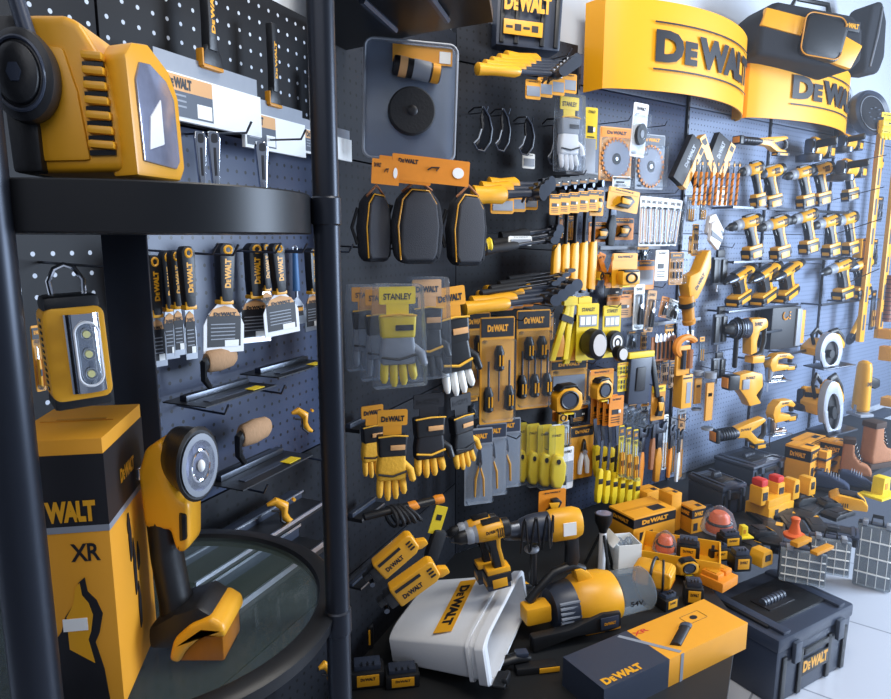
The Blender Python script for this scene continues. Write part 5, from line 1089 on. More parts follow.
def holster():
    t = thing('tool_holster'); b = MB(); b.box((0, 0, .07), (.1, .014, .02), 'lemon', bev=.002); b.build('header', t); b = MB(); b.prism([(-.05, -.09), (.03, -.1), (.04, .06), (-.045, .06)], -.01, .01, 'charcoal', .004); b.prism([(-.026, -.05), (.012, -.05), (.014, .03), (-.022, .03)], -.014, -.008, 'ink', .004); b.build('pouch', t); b = MB(); b.box((.06, 0, -.01), (.016, .012, .15), 'black', rot=(0, -12, 0), bev=.003); b.build('strap', t); return t
put((holster,), (624, 350, 660, 404), 'dark grey holster with a lemon header strip', 'holster', **W(.14, 28))
for i in range(2): put((pack, .05, .14, 'lemon', 'yellow', 'bit', 0, 'DeWALT'), (617+0*i, 362+12*i, 629, 376+16*i), 'lemon hang strip left of the dark holster, %s' % ['upper', 'lower'][i], 'hang pack', 'lemon hang strips', **W(.14, 28))
put((pack, .08, .16, 'dyellow', 'lemon', 'tool', 0, 'DeWALT'), (650, 384, 666, 421), 'yellow card with a small tool below the clear bit packs', 'hang pack', **W(.17, 28))
def yellow_box_hang():
    t = thing('hanging_box'); b = MB(); b.box((0, 0, 0), (.07, .05, .13), 'yellow', bev=.002); b.build('carton', t); b = MB(); b.box((.01, -.026, -.005), (.03, .001, .08), 'lgrey'); b.box((0, -.026, .052), (.06, .001, .006), 'ink'); b.box((0, -.026, .066), (.025, .001, .005), 'ink'); b.build('print', t); return t
put((yellow_box_hang,), (672, 372, 693, 409), 'yellow hanging carton with a grey window', 'box', **W(.16, 28))
put((caulk_tube,), (691, 370, 704, 411), 'clear tube with orange insert behind the yellow carton', 'tube', 'clear bit tubes', **W(.12, 28)); put((caulk_tube,), (701, 371, 717, 431), 'long clear tube with orange insert at the upright', 'tube', 'clear bit tubes', **W(.16, 28))
# knife and chisel rows
for i in range(4): put((pack, .07, .14, 'orange', 'orange', 'none', 0, 'DeWALT'), (590+6*i, 392+i, 606+6*i, 424+i), 'orange saw card above the lemon chisels, %s' % ['first', 'second', 'third', 'front'][i], 'card', 'orange saw cards', **W(.08+.02*i, 28))
for i in range(5): put((chisel, 'lemon'), (592+7.2*i, 418+i, 602+7.2*i, 478+i), 'chisel with lemon handle in the upper chisel row, %s' % ['first from the left', 'second', 'third', 'fourth', 'fifth'][i], 'chisel', 'upper row of lemon chisels', **W(.1, 28, 0, -6))
for i in range(6): put((chisel, 'lemon'), (594+7.4*i, 440+i*2.5, 604+7.4*i, 503+i*.8), 'chisel with lemon handle in the lower chisel row, %s' % ['first from the left', 'second', 'third', 'fourth', 'fifth', 'sixth'][i], 'chisel', 'lower row of lemon chisels', **W(.17, 28, 0, 3))
for i in range(3): put((pack, .05, .16, 'lemon', 'grey', 'knife', 1, 'DeWALT', 2), (617+7*i, 425+i*2, 628+7*i, 478+i*2), 'clear pack with steel bits and lemon card, %s' % ['left', 'middle', 'right'][i], 'hang pack', 'clear packs above the lower chisels', **W(.2, 28))
for i in range(5): put((tin_snips, ['orange', 'tan', 'dyellow', 'orange', 'white'][i]), ((636, 648, 652, 666, 674)[i], (424, 412, 420, 424, 428)[i], (650, 660, 668, 676, 684)[i], (487, 470, 482, 478, 482)[i]), 'adjustable wrench below the holster, %s' % ['orange handle, leftmost', 'brown handle, second', 'dark yellow handle, middle', 'orange handle, fourth', 'white handle, rightmost'][i], 'wrench', 'hanging wrenches', **W(.1+.03*(i % 2), 28, 0, 2))
for i in range(3): put((pack, .05, .2, ['paper', 'lgrey', 'cardpale'][i], None, 'spike', 1, 'DeWALT', 2), (661+7*i, 414+2*i, 672+8*i, 470+5*i), 'long clear pack right of the wrenches, %s' % ['left', 'middle', 'right'][i], 'hang pack', 'long clear packs', **W(.08, 30))
for i in range(4): put((pack, .1, .05, 'grey', 'lgrey', 'none', 1, 'DeWALT'), (612+7*i, 404+2*i, 632+7*i, 424+2*i), 'grey clear blister above the upper chisels, %s' % ['first', 'second', 'third', 'fourth'][i], 'hang pack', 'grey clear blisters', **W(.12, 28))
# ================================================================== drill rows, bays three to five
def rows(spec, boxes, rowname, cat, group, yaw=YR, gap=.07, **k):
    boxes = [(a-3, b-1, c+4, d+2) for a, b, c, d in boxes]
    od = ['first from the left', 'second from the left', 'third from the left', 'fourth from the left', 'fifth from the left', 'sixth from the left']
    for i, bx in enumerate(boxes): put(spec if not isinstance(spec, list) else spec[i], bx, '%s, %s' % (rowname, od[i]), cat, group, **W(gap, yaw, 0, -13, **k))
I_, Q_ = (drill, 'impact'), (drill, 'drill')
rows([Q_, I_, Q_, I_, Q_], [(740, 161, 763, 207), (757, 164, 783, 208), (785, 165, 812, 207), (808, 162, 832, 205), (832, 161, 856, 200)], 'cordless drill in the upper drill row under the yellow signs', 'drill', 'upper row of cordless drills', yaw=18)
rows([Q_, Q_, Q_, Q_, Q_], [(728, 214, 760, 259), (757, 215, 788, 259), (788, 208, 816, 253), (812, 214, 838, 256), (834, 211, 856, 254)], 'cordless drill in the middle drill row, chuck to the left', 'drill', 'middle row of cordless drills', yaw=22)
rows([I_, I_, I_], [(726, 264, 754, 306), (750, 261, 780, 305), (772, 259, 802, 302)], 'impact driver in the lower row above the dark case', 'impact driver', 'lower row of impact drivers', yaw=44)
rows([Q_, I_], [(822, 258, 852, 300), (848, 256, 873, 298)], 'cordless driver in the lower row right of the gap', 'drill', 'right pair of the lower drill row', yaw=26)
put((recip_saw,), (732, 135, 790, 157), 'grey-nosed saw lying above the upper drill row, right of the blade boxes', 'saw', **W(.06, YR-10, 0, 0, ns=1))
put((grinder,), (795, 136, 838, 163), 'angle grinder above the upper drill row', 'grinder', 'upper grinders', **W(.06, YR, 0, 0)); put((grinder,), (830, 133, 866, 154), 'angle grinder above the upper drill row, farther right', 'grinder', 'upper grinders', **W(.06, YR, 0, 0))
put((grinder,), (826, 158, 870, 182), 'angle grinder at the right end of the upper drill row', 'grinder', 'upper grinders', **W(.18, YR, 0, 0))
put((heavy_drill,), (722, 317, 768, 368), 'rotary hammer with ribbed dark nose and yellow body', 'rotary hammer', **W(.08, YR-16, 0, 0))
def open_case():
    t = thing('display_case'); b = MB(); b.box((0, 0, 0), (.2, .07, .2), 'ink', bev=.006); o = b.build('shell', t); b = MB(); b.box((.085, -.038, 0), (.035, .01, .18), 'lgrey', bev=.003); b.box((.12, -.02, .0), (.03, .03, .16), 'card', bev=.002); b.build('side_panel', t)
    b = MB(); b.torus((-.01, -.037, .06), .018, .004, 'dyellow', (0, 1, 0), 20, 6, 200, 420); b.box((.02, -.037, .06), (.01, .003, .006), 'dyellow', rot=(0, 30, 0)); b.box((.02, -.037, .045), (.01, .003, .006), 'dyellow'); b.box((.02, -.037, .075), (.01, .003, .006), 'dyellow', rot=(0, -30, 0)); b.build('badge', t); return t
put((open_case,), (758, 305, 806, 350), 'black display case with a small yellow ring badge', 'case', **W(.03, YR-12))
put((circular_saw,), (800, 327, 856, 371), 'circular saw with white guard, upper of the two', 'circular saw', 'circular saws', **W(.08, YR-20, 0, -4))
put((circular_saw,), (800, 372, 858, 438), 'circular saw with white guard, lower and larger of the two', 'circular saw', 'circular saws', **W(.2, YR-20, 0, -8))
put((grinder,), (842, 306, 872, 340), 'angle grinder standing behind the upper circular saw', 'grinder', **W(.06, YR, 0, -50))
put((multi_tool,), (721, 370, 764, 406), 'yellow nailer with a black battery at its left end', 'nailer', **W(.1, YR-18))
put((jigsaw,), (760, 352, 797, 392), 'jigsaw with yellow top hanging under the dark case', 'jigsaw', 'jigsaws', **W(.08, YR-16))
put((recip_saw,), (709, 416, 768, 450), 'reciprocating saw with ribbed grey nose low on the wall', 'saw', **W(.12, YR-20, 0, -3))
put((jigsaw,), (762, 398, 798, 448), 'jigsaw with chrome shoe beside the reciprocating saw', 'jigsaw', 'jigsaws', **W(.16, YR-16))
put((router,), (846, 360, 880, 418), 'tall yellow palm router with a black handle', 'router', **W(.2, YR-24))
put((grinder,), (790, 385, 822, 412), 'yellow angle grinder beside the lower circular saw', 'grinder', **W(.14, YR-10))
put((yellow_box_hang,), (852, 238, 868, 258), 'small yellow carton at the right end of the middle drill row', 'box', **W(.08, YR))
def shelf_rail(t0, t1, z, off, label):
    t = thing('shelf_rail'); b = MB(); b.box((0, 0, 0), (t1-t0, .012, .014), 'dsteel', bev=.002); o = b.build('rail', t); b = MB()
    for x in (-.48, 0, .48): b.box((x*(t1-t0), off/2, 0), (.01, off, .01), 'dsteel')
    b.build('bracket', t); t.location = wpt((t0+t1)/2, off, z); t.rotation_euler = (0, 0, math.radians(YR)); tag(t, label, 'rail', 'thin metal shelf rails')
for i, (x, y) in enumerate(((770, 207), (770, 259), (765, 306), (848, 300), (770, 330), (790, 352))):
    p = atw(x, y, 'R', .12); 
    shelf_rail(max(1.42, (p-CORNER).dot(uR)-.36), (p-CORNER).dot(uR)+.36+(.6 if i < 2 else 0), p.z-.01, .12, 'thin metal rail under the %s' % ['upper drill row', 'middle drill row', 'impact drivers', 'right pair of lower drills', 'dark display case badge', 'dark display case'][i])
# right-hand yellow fixture
for i, (x0, x1) in enumerate(((866, 874), (884, 892))):
    t = thing('yellow_rack_upright'); b = MB(); b.box((0, 0, 0), (.04, .03, 1.35), 'yellow', bev=.003); b.build('post', t); b = MB()
    for k in range(7): b.box((0, -.0155, -.55+.18*k), (.014, .002, .1), 'grey')
    b.build('slots', t); p = atw((x0+x1)/2, 240, 'R', .16); t.location = (p.x, p.y, 1.62); t.rotation_euler = (0, 0, math.radians(20)); tag(t, 'yellow slotted rack upright at the right edge, %s' % ['left of two', 'right of two'][i], 'upright', 'yellow rack uprights')
for i, (y, dz) in enumerate(((158, 0), (190, 0), (222, 0), (272, 0))):
    p = atw(872, y, 'R', .3); q = atw(815+10*i, y+12, 'R', .1); t = MB(); t.tube([q, p, p+(p-q)*.25], .0028, 'ink', 6); o = t.build('long_wire_hook'); tag(o, 'long dark wire hook crossing the right end of the drill rows, %s' % ['topmost', 'second', 'third', 'lowest'][i], 'hook', 'long wire hooks at the right')
def brown_level():
    t = thing('stacked_discs'); b = MB(); b.rev((0, 0, 0), (0, 0, 1), [(0, .03), (.3, .03)], 'brownmetal', 16)
    for k in range(10): b.torus((0, 0, .02+.028*k), .031, .003, 'ink', (0, 0, 1), 16, 6)
    b.build('stack', t); return t
put((brown_level,), (882, 275, 896, 322), 'brown stack of discs beside the right yellow upright', 'discs', **W(.2, YR))
for i, bx in enumerate(((878, 328, 900, 340), (878, 345, 900, 362), (880, 395, 902, 408))):
    put((sleeve_box, .12, .1, .06, 'card', 'card', None, 'DeWALT'), bx, 'small yellow box on the right-hand fixture, %s' % ['upper', 'middle', 'lowest, with a red mark'][i], 'box', 'small yellow boxes at the right edge', **W(.2, YR))
# bags and round cover above the second sign
def tool_bag():
    t = thing('tool_bag')
    b = MB(); b.prism([(-.26, .0), (.22, .0), (.26, .06), (.24, .2), (.18, .26), (-.2, .26), (-.27, .18)], -.12, .12, 'fabric', .03, seg=3); b.build('body', t)
    b = MB(); b.prism([(-.262, .13), (-.02, .11), (.0, .2), (-.25, .215)], -.128, -.1, 'yellow', .006); b.prism([(.06, .02), (.2, .0), (.24, .12), (.12, .16)], -.132, -.1, 'yellow', .01); b.build('yellow_panel', t)
    b = MB(); b.prism(rrect(.2, .2, .04, 5, .02, .12), -.155, -.11, 'black', .014, rot=(0, 6, 0)); b.build('front_pocket', t); b = MB(); b.box((.16, -.133, .2), (.09, .006, .05), 'ink', bev=.002); o = b.build('badge', t); letter(o, 'DeWALT', .075, .024, (.16, -.137, .2), 'yellow')
    b = MB(); b.tube([(-.1, -.06, .25), (-.08, -.06, .31), (.08, -.06, .31), (.1, -.06, .25)], .012, 'black', 8); b.build('handle', t)
    b = MB(); P = rrect(.2, .2, .04, 5, .02, .12); b.tube([(x, -.158, z) for x, z in P], .003, 'dyellow', 6); b.build('piping', t); return t
put((tool_bag,), (729, -4, 862, 80), 'large black and yellow tool bag on top of the second sign', 'bag', 'tool bags on the sign', d=3.3, rot=(10, 0, 6))
def side_bag():
    t = thing('soft_bag'); b = MB(); b.prism([(-.1, .0), (.08, .0), (.13, .06), (.11, .2), (.04, .27), (-.08, .25), (-.12, .12)], -.08, .08, 'fabric', .03, seg=3); b.build('body', t); b = MB(); b.tube([(-.05, -.085, .02), (.0, -.09, .14), (.03, -.085, .24)], .006, 'lgrey', 6); b.build('strap', t); return t
put((side_bag,), (842, 2, 886, 78), 'plain black soft bag at the right end above the signs', 'bag', 'tool bags on the sign', d=3.9, rot=(20, 0, 0))
def round_cover():
    t = thing('round_hose_cover'); b = MB(); b.rev((0, 0, 0), (.2, -1, .1), [(0, .11), (.02, .12), (.04, .12), (.05, .112), (.04, .1)], 'charcoal', 40); b.build('rim', t)
    b = MB(); b.rev((.0, -.038, 0), (.2, -1, .1), [(0, .1), (.006, .1)], 'ink', 36)
    b.build('face', t); b = MB()
    for k in range(8): a = k*.785; b.ball((.012+.03*math.cos(a), -.047, .03*math.sin(a)), (.007, .003, .004), 'grey', seg=8)
    b.build('vent_holes', t); b = MB(); b.torus((0.004, -.046, 0), .09, .002, 'lgrey', (.2, -1, .1), 36, 6); b.build('trim_ring', t); return t
put((round_cover,), (847, 90, 890, 136), 'round black disc cover right of the second sign', 'cover', d=4.1, rot=(24, 0, 0))
put((gloves_card, 'lemon', 'lemon', 'lemon', 'lemon', 'lemon', 'STANLEY'), (878, 112, 900, 140), 'lemon glove at the top right edge', 'gloves', d=3.9, rot=(24, 0, 0))
# ================================================================== goods on the platform
Z0 = DECK
def dk(z=0, yaw=30, **k): return dict(z=Z0+z, rot=(yaw, 0, 0), **k)
# far right cluster
sb = lambda c='card', band='ink', nm='cardboard_box': (sleeve_box, .2, .16, .14, c, 'card', band, 'DeWALT', 'card', nm)
put((tool_case, .42, .3, .14, False), (714, 446, 786, 486), 'low dark tool case with a rounded top handle, against the wall', 'case', 'dark cases at the back of the platform', **dk(.0, 34))
put((tool_case, .4, .3, .12, False), (688, 468, 747, 516), 'dark ribbed case with a yellow label, left of the red-capped charger', 'case', 'dark cases at the back of the platform', **dk(.0, 26))
for i, (bx, b_) in enumerate((((783, 440, 820, 482), 'ink'), ((806, 446, 832, 480), None), ((818, 436, 853, 474), 'ink'), ((790, 432, 826, 452), 'ink'))):
    put(sb('card', b_), bx, 'yellow carton behind the batteries, %s' % ['front left with a dark band', 'plain front one', 'right, beside the boots', 'rear, lying flat with a dark band'][i], 'box', 'yellow cartons behind the batteries', **dk([0, 0, 0, .12][i], 40))
put((work_boot,), (838, 436, 873, 482), 'brown laced work boot, front one of the pair', 'boot', 'brown work boots', **dk(.0, 150, ns=1)); put((work_boot,), (856, 418, 899, 470), 'brown laced work boot, rear one leaning behind', 'boot', 'brown work boots', **dk(.05, 200, ns=1))
put((low_shoe,), (812, 470, 850, 496), 'dark blue low safety shoe, left of the pair', 'shoe', 'dark blue shoes', **dk(.0, 150)); put((low_shoe,), (836, 468, 872, 494), 'dark blue low safety shoe, right of the pair', 'shoe', 'dark blue shoes', **dk(.0, 145))
put((charger, 'yellow'), (828, 488, 868, 512), 'yellow battery charger lying near the shoes', 'charger', **dk(.0, -25))
def yellow_stand():
    t = thing('yellow_stand'); b = MB(); b.box((0, 0, .006), (.2, .12, .012), 'lemon', bev=.003); b.build('base', t); b = MB(); b.prism([(-.03, .01), (.05, .01), (.045, .09), (-.02, .09)], -.03, .03, 'lemon', .005); b.box((.005, -.031, .05), (.03, .002, .03), 'dyellow'); b.build('body', t); return t
put((yellow_stand,), (858, 474, 900, 502), 'lemon desk stand at the right edge', 'stand', **dk(.0, 30))
def black_router(): return charger('black')
for i, bx in enumerate(((812, 497, 843, 512), (778, 490, 818, 512), (788, 500, 832, 522), (760, 502, 800, 522), (770, 512, 812, 534), (744, 512, 784, 530))):
    put((charger, 'black'), bx, 'black battery charger in the cluster before the batteries, %s' % ['farthest right', 'rear middle', 'second from the right', 'rear left', 'front middle', 'front left'][i], 'charger', 'cluster of black battery chargers', **dk(.0, 10+17*i))
# yellow tray with red-capped items
def tray(): 
    t = thing('yellow_display_tray'); b = MB(); b.box((0, 0, .02), (.3, .12, .04), 'yellow', bev=.004); b.box((0, -.02, .05), (.3, .07, .03), 'yellow', bev=.004); b.build('tray', t); b = MB(); b.box((-.06, -.061, .02), (.04, .001, .02), 'ink'); b.build('print', t); return t
put((tray,), (745, 488, 794, 521), 'stepped yellow tray holding batteries', 'tray', **dk(.0, 32))
put((battery_red,), (749, 476, 769, 506), 'yellow charger block with a red cap, left of two', 'charger', 'red-capped charger blocks', **dk(.07, 28)); put((battery_red,), (766, 473, 785, 499), 'yellow charger block with a red cap, right of two', 'charger', 'red-capped charger blocks', **dk(.07, 28))
for i, bx in enumerate(((781, 476, 800, 500), (797, 474, 816, 496))):
    put((yellow_battery,), bx, 'black battery in a yellow holder, %s of two behind the tray' % ['left', 'right'][i], 'battery', 'batteries in yellow holders', **dk(.06, 30))
# organizers, right
put((organizer, .3, .1, .26), (852, 514, 898, 593), 'clear-fronted parts organizer standing on the floor at the right', 'organizer', 'clear parts organizers', z=0.0, rot=(-38, 0, 0))
for i, bx in enumerate(((777, 540, 828, 588), (806, 528, 852, 578))):
    put((organizer, .34, .12, .16), bx, 'small clear organizer case by the black tool chest, %s' % ['left', 'right'][i], 'organizer', 'small clear organizer cases', z=.30, rot=(-24, 0, 0))
for i, bx in enumerate(((812, 520, 860, 548), (770, 538, 806, 560))):
    put((tool_case, .34, .24, .1, False), bx, 'dark low case among the organizers, %s' % ['rear right', 'left'][i], 'case', 'dark low cases among the organizers', z=.33, rot=(-30, 0, 0))
def cone():
    t = thing('orange_nozzle'); b = MB(); b.rev((0, 0, 0), (0, 0, 1), [(0, .04), (.012, .042), (.02, .024), (.06, .014), (.085, .018), (.09, .012)], 'conered', 20); b.build('nozzle', t); return t
mat('conered', '#E2642A', .45)
put((cone,), (783, 516, 806, 541), 'orange cone-shaped nozzle standing before the chargers', 'nozzle', z=.42, rot=(0, 0, 0))
for i, bx in enumerate(((790, 535, 812, 548), (810, 543, 834, 556))):
    def yellow_strip(): t = thing('yellow_label_strip'); b = MB(); b.box((0, 0, .006), (.14, .03, .012), 'dyellow', bev=.002); b.build('strip', t); return t
    put((yellow_strip,), bx, 'yellow strip lying on the dark cases, %s' % ['left', 'right'][i], 'strip', 'yellow strips', z=.46, rot=(32, 0, 0))
# batteries in the middle
bb_ = [(703, 540, 730, 562), (727, 546, 752, 572), (716, 528, 742, 548), (676, 534, 700, 562), (682, 576, 704, 606), (655, 588, 679, 612), (700, 504, 716, 520)]
for i, bx in enumerate(bb_):
    put((battery_pack,), bx, 'black battery with yellow label, %s' % ['left of the pair above the orange clip', 'right of the pair above the orange clip', 'behind that pair', 'in the yellow bin', 'behind the light carton, near the tool chest', 'right of the blower nozzle', 'beneath the red sander'][i], 'battery', 'black batteries on the platform', **dk([0, 0, .04, .04, 0, 0, 0][i], [10, 5, 10, -20, -10, 30, 10][i]))
put((yellow_battery,), (749, 545, 773, 568), 'black battery in a yellow holder beside the tool chest', 'battery', **dk(0, 30))
def sander_bag():
    t = thing('palm_sander'); b = MB(); b.rev((0, 0, .0), (0, 0, 1), [(0, .06), (.02, .062), (.04, .05), (.07, .045), (.085, .03)], 'conered', 20); b.build('body', t); b = MB(); b.torus((0, 0, .04), .055, .006, 'ink', (0, 0, 1), 20, 6); b.build('band', t); b = MB(); b.rev((0, 0, 0), (0, 0, 1), [(0, .085), (.03, .08), (.08, .06), (.11, .02)], 'bag', 12); b.build('plastic_bag', t); return t
put((sander_bag,), (700, 505, 738, 538), 'orange-red palm sander in a clear bag', 'sander', **dk(.06, 0))
put((yellow_stand,), (730, 524, 754, 540), 'small yellow holder behind the batteries', 'stand', **dk(.05, 10))
def orange_clip():
    t = thing('orange_battery_holder'); b = MB(); b.box((0, 0, .015), (.15, .1, .03), 'orange', bev=.006); b.box((-.035, .01, .035), (.06, .07, .02), 'orange', bev=.006); b.box((.04, .01, .035), (.06, .07, .02), 'orange', bev=.006); b.build('holder', t)
    b = MB(); b.box((-.035, .01, .046), (.04, .045, .002), 'dyellow'); b.box((.04, .01, .046), (.04, .045, .002), 'dyellow'); b.build('recess', t); return t
put((orange_clip,), (699, 562, 738, 593), 'bright orange two-bay holder lying flat', 'holder', **dk(0, 38))
def open_bin():
    t = thing('yellow_open_bin'); w_, d_, h_ = .26, .2, .09
    b = MB(); b.box((0, 0, .005), (w_, d_, .01), 'yellow'); b.build('bottom', t)
    for c, s in (((0, -d_/2, h_/2), (w_, .006, h_)), ((0, d_/2, h_/2), (w_, .006, h_)), ((-w_/2, 0, h_/2), (.006, d_, h_)), ((w_/2, 0, h_/2), (.006, d_, h_))): b = MB(); b.box(c, s, 'yellow', bev=.002); b.build('side_panel', t)
    return t
put((open_bin,), (638, 530, 721, 582), 'shallow yellow open bin holding batteries', 'bin', **dk(.01, -22))
put((sander_bag,), (652, 530, 678, 556), 'bagged white and red part in the yellow bin', 'part', **dk(.03, 0))
def power_adapter():
    t = thing('yellow_inverter'); b = MB(); b.prism(rrect(.13, .08, .02), -.05, .05, 'yellow', .012, loc=(0, 0, .04), seg=3); b.build('body', t); b = MB(); b.torus((0, 0, .04), .066, .005, 'ink', (1, 0, .0), 24, 6); b.torus((.03, 0, .04), .06, .004, 'ink', (1, .2, .0), 24, 6); b.build('cord', t); return t
put((power_adapter,), (632, 556, 676, 592), 'yellow inverter wrapped in a black cord', 'inverter', **dk(.04, -30))
put((tape_measure,), (676, 556, 700, 578), 'grey-faced reel in the front of the yellow bin', 'reel', **dk(.03, 10))
# boxes
put((sleeve_box, .26, .18, .15, 'card', 'card', 'ink', 'DeWALT', 'card', 'cardboard_box'), (608, 496, 676, 545), 'larger yellow carton with dark band and logo, left of the carton stack', 'box', 'yellow cartons in the middle of the platform', **dk(.02, 28))
put((sleeve_box, .16, .12, .15, 'card', 'card', None), (657, 487, 682, 532), 'yellow carton without band standing behind the larger carton', 'box', 'yellow cartons in the middle of the platform', **dk(.0, 28))
put((sleeve_box, .12, .1, .12, 'dyellow', 'card', 'ink'), (678, 500, 706, 534), 'small yellow carton with dark stripes right of the carton stack', 'box', 'yellow cartons in the middle of the platform', **dk(.0, 24))
put((sleeve_box, .2, .12, .05, 'card', 'card', None), (634, 484, 662, 504), 'flat yellow carton lying at the foot of the wrenches', 'box', 'yellow cartons in the middle of the platform', **dk(.06, 28))
def open_white():
    t = thing('open_white_box'); w_, d_, h_ = .16, .14, .12
    for c, s in (((0, -d_/2, h_/2), (w_, .004, h_)), ((0, d_/2, h_/2), (w_, .004, h_)), ((-w_/2, 0, h_/2), (.004, d_, h_)), ((w_/2, 0, h_/2), (.004, d_, h_))): b = MB(); b.box(c, s, 'paper'); b.build('side_panel', t)
    b = MB(); b.box((-.1, 0, h_+.01), (.06, d_, .003), 'paper', rot=(0, -35, 0)); b.build('flap', t)
    b = MB()
    for k in range(5): b.ball((-.04+.02*k, .02*math.sin(k*2), .09+.006*(k % 2)), (.03, .035, .022), 'bag', rot=(20*k, 30, 0), seg=8)
    b.build('bagged_parts', t); return t
put((open_white,), (602, 528, 642, 574), 'open white carton filled with bagged parts', 'box', **dk(.0, 10))
put((tripod_torch,), (580, 510, 614, 582), 'standing torch with black head and white stem on three legs', 'torch', **dk(.0, 10))
# power tools front row
put(Q_, (444, 512, 500, 585), 'cordless drill with yellow body, rear one of the pair on the hooks', 'drill', 'pair of drills above the waste container', d=2.05, rot=(14, 0, -8))
put(Q_, (450, 516, 512, 592), 'cordless drill with yellow body, front one of the pair on the hooks', 'drill', 'pair of drills above the waste container', d=1.95, rot=(14, 0, -8))
put((corded_drill,), (500, 506, 584, 586), 'large corded hammer drill with coiled black lead', 'drill', d=2.1, rot=(12, 0, -3))
put((blower,), (520, 560, 657, 652), 'yellow leaf blower with black handle and clear nozzle', 'blower', z=DECK, rot=(16, 0, -3))
put((bin_container,), (380, 584, 548, 690), 'white waste container lying on its side with a yellow logo sticker', 'container', z=DECK, rot=(70, -9, 0), ns=1)
def light_carton():
    t = thing('light_carton'); w_, d_, h_ = .5, .2, .16
    b = MB(); b.box((0, 0, h_/2), (w_, d_, h_), 'card', bev=.001); b.build('carton', t)
    b = MB(); b.box((-w_*.3, 0, h_/2), (w_*.42, d_+.001, h_+.001), 'charcoal'); o = b.build('dark_print', t)
    letter(o, 'DeWALT', .12, .032, (-w_*.36, -d_*.36, h_+.0015), 'yellow', rot=(0, 0, 0)); b = MB(); b.box((0, -d_*.5-.001, h_*.5), (w_*.02, .001, h_), 'lgrey'); b.box((-w_*.08, 0, h_+.001), (.012, d_, .001), 'lgrey', rot=(0, 0, 24)); b.build('grey_stripe', t)
    b = MB(); b.tube([(w_*.02, -d_*.28, h_+.001), (w_*.18, 0, h_+.001)], .017, 'ink', 10); b.cyl((w_*.18, 0, h_), (w_*.21, d_*.06, h_), .019, 'grey'); b.build('torch_picture', t)
    b = MB(); P = rrect(.07, .05, .004, 2, 0, 0); b.tube([(w_*.3+x, d_*.16+z, h_+.001) for x, z in P]+[(w_*.3+P[0][0], d_*.16+P[0][1], h_+.001)], .0008, 'ink', 4); b.cyl((w_*.3, d_*.16, h_), (w_*.3, d_*.16, h_+.0016), .012, 'ink', 16); b.build('print', t)
    b = MB(); b.box((w_/2+.0005, 0, h_*.5), (.001, d_*.5, h_), 'charcoal'); b.box((w_/2+.001, 0, h_*.5), (.001, d_*.24, h_*.7), 'yellow'); b.build('side_print', t); letter(t, 'XR', .05, .02, (-.02, d_*.34, h_+.0015), 'red', rot=(0, 0, 0)); return t
put((light_carton,), (562, 600, 748, 720), 'long yellow and dark light carton lying in front of the blower', 'box', z=DECK, rot=(31, 0, 0), ns=1)
put((tool_case, .5, .36, .32, True), (700, 569, 853, 705), 'big black wheeled-style tool chest with logo on the floor', 'tool chest', z=0.0, rot=(31, 0, 0), ns=1)
# more dark clutter between the batteries and the chargers
for i, (bx, yw) in enumerate((((742, 524, 778, 542), 15), ((752, 528, 792, 548), 60), ((735, 538, 764, 556), 40), ((704, 520, 728, 536), 70), ((668, 548, 690, 562), 15), ((820, 506, 856, 522), 30), ((796, 518, 834, 534), 75), ((690, 512, 712, 528), 20))):
    put((charger, 'black'), bx, 'dark charger or cradle on the platform, %s' % ['behind the battery pair', 'left of the orange cone', 'right of the battery pair', 'behind the bagged sander', 'beside the yellow bin', 'under the yellow charger', 'behind the orange cone', 'left of the bagged sander'][i], 'charger', 'scattered dark chargers', **dk(.0, yw))
for i, bx in enumerate(((812, 452, 850, 462), (806, 462, 848, 472))):
    put((sleeve_box, .3, .1, .05, 'charcoal', 'card', None), bx, 'flat dark carton under the circular saw, %s of two' % ['upper', 'lower'][i], 'box', 'flat dark cartons by the boots', **dk([.1, .05][i], 40))
def flat_shelf():
    t = thing('wall_shelf'); b = MB(); b.box((0, 0, 0), (.8, .3, .02), 'charcoal', bev=.003); b.build('board', t); b = MB(); b.box((0, -.151, 0), (.8, .004, .026), 'dsteel'); b.build('edge', t); return t
put((flat_shelf,), (846, 408, 905, 424), 'dark shelf carrying the palm router at the right edge', 'shelf', **W(.01, YR))
# small things bottom left
for i, bx in enumerate(((350, 655, 385, 690), (384, 660, 420, 690), (352, 610, 374, 650))):
    put((battery_pack,), bx, 'black battery in the dark lower left corner of the platform, %s' % ['left', 'right under the container', 'upper'][i], 'battery', 'batteries at the lower left', **dk(0, 10))
def black_clip():
    t = thing('black_clamp'); b = MB(); b.tube([(-.06, 0, .01), (-.02, 0, .03), (.03, 0, .05), (.06, 0, .04)], [.012, .018, .02, .012], 'black', 10); b.box((.04, 0, .065), (.03, .03, .02), 'charcoal', bev=.004); b.build('jaw', t); b = MB(); b.box((.07, -.02, .015), (.1, .04, .03), 'black', bev=.006); b.box((.1, -.041, .015), (.05, .004, .02), 'yellow', bev=.001); b.build('handle', t); return t
put((black_clip,), (478, 648, 560, 676), 'black and yellow clamp lying in front of the container mouth', 'clamp', **dk(.0, 10))
put((charger, 'black'), (496, 578, 532, 596), 'black charger with a yellow edge above the container rim', 'charger', **dk(0, 30))

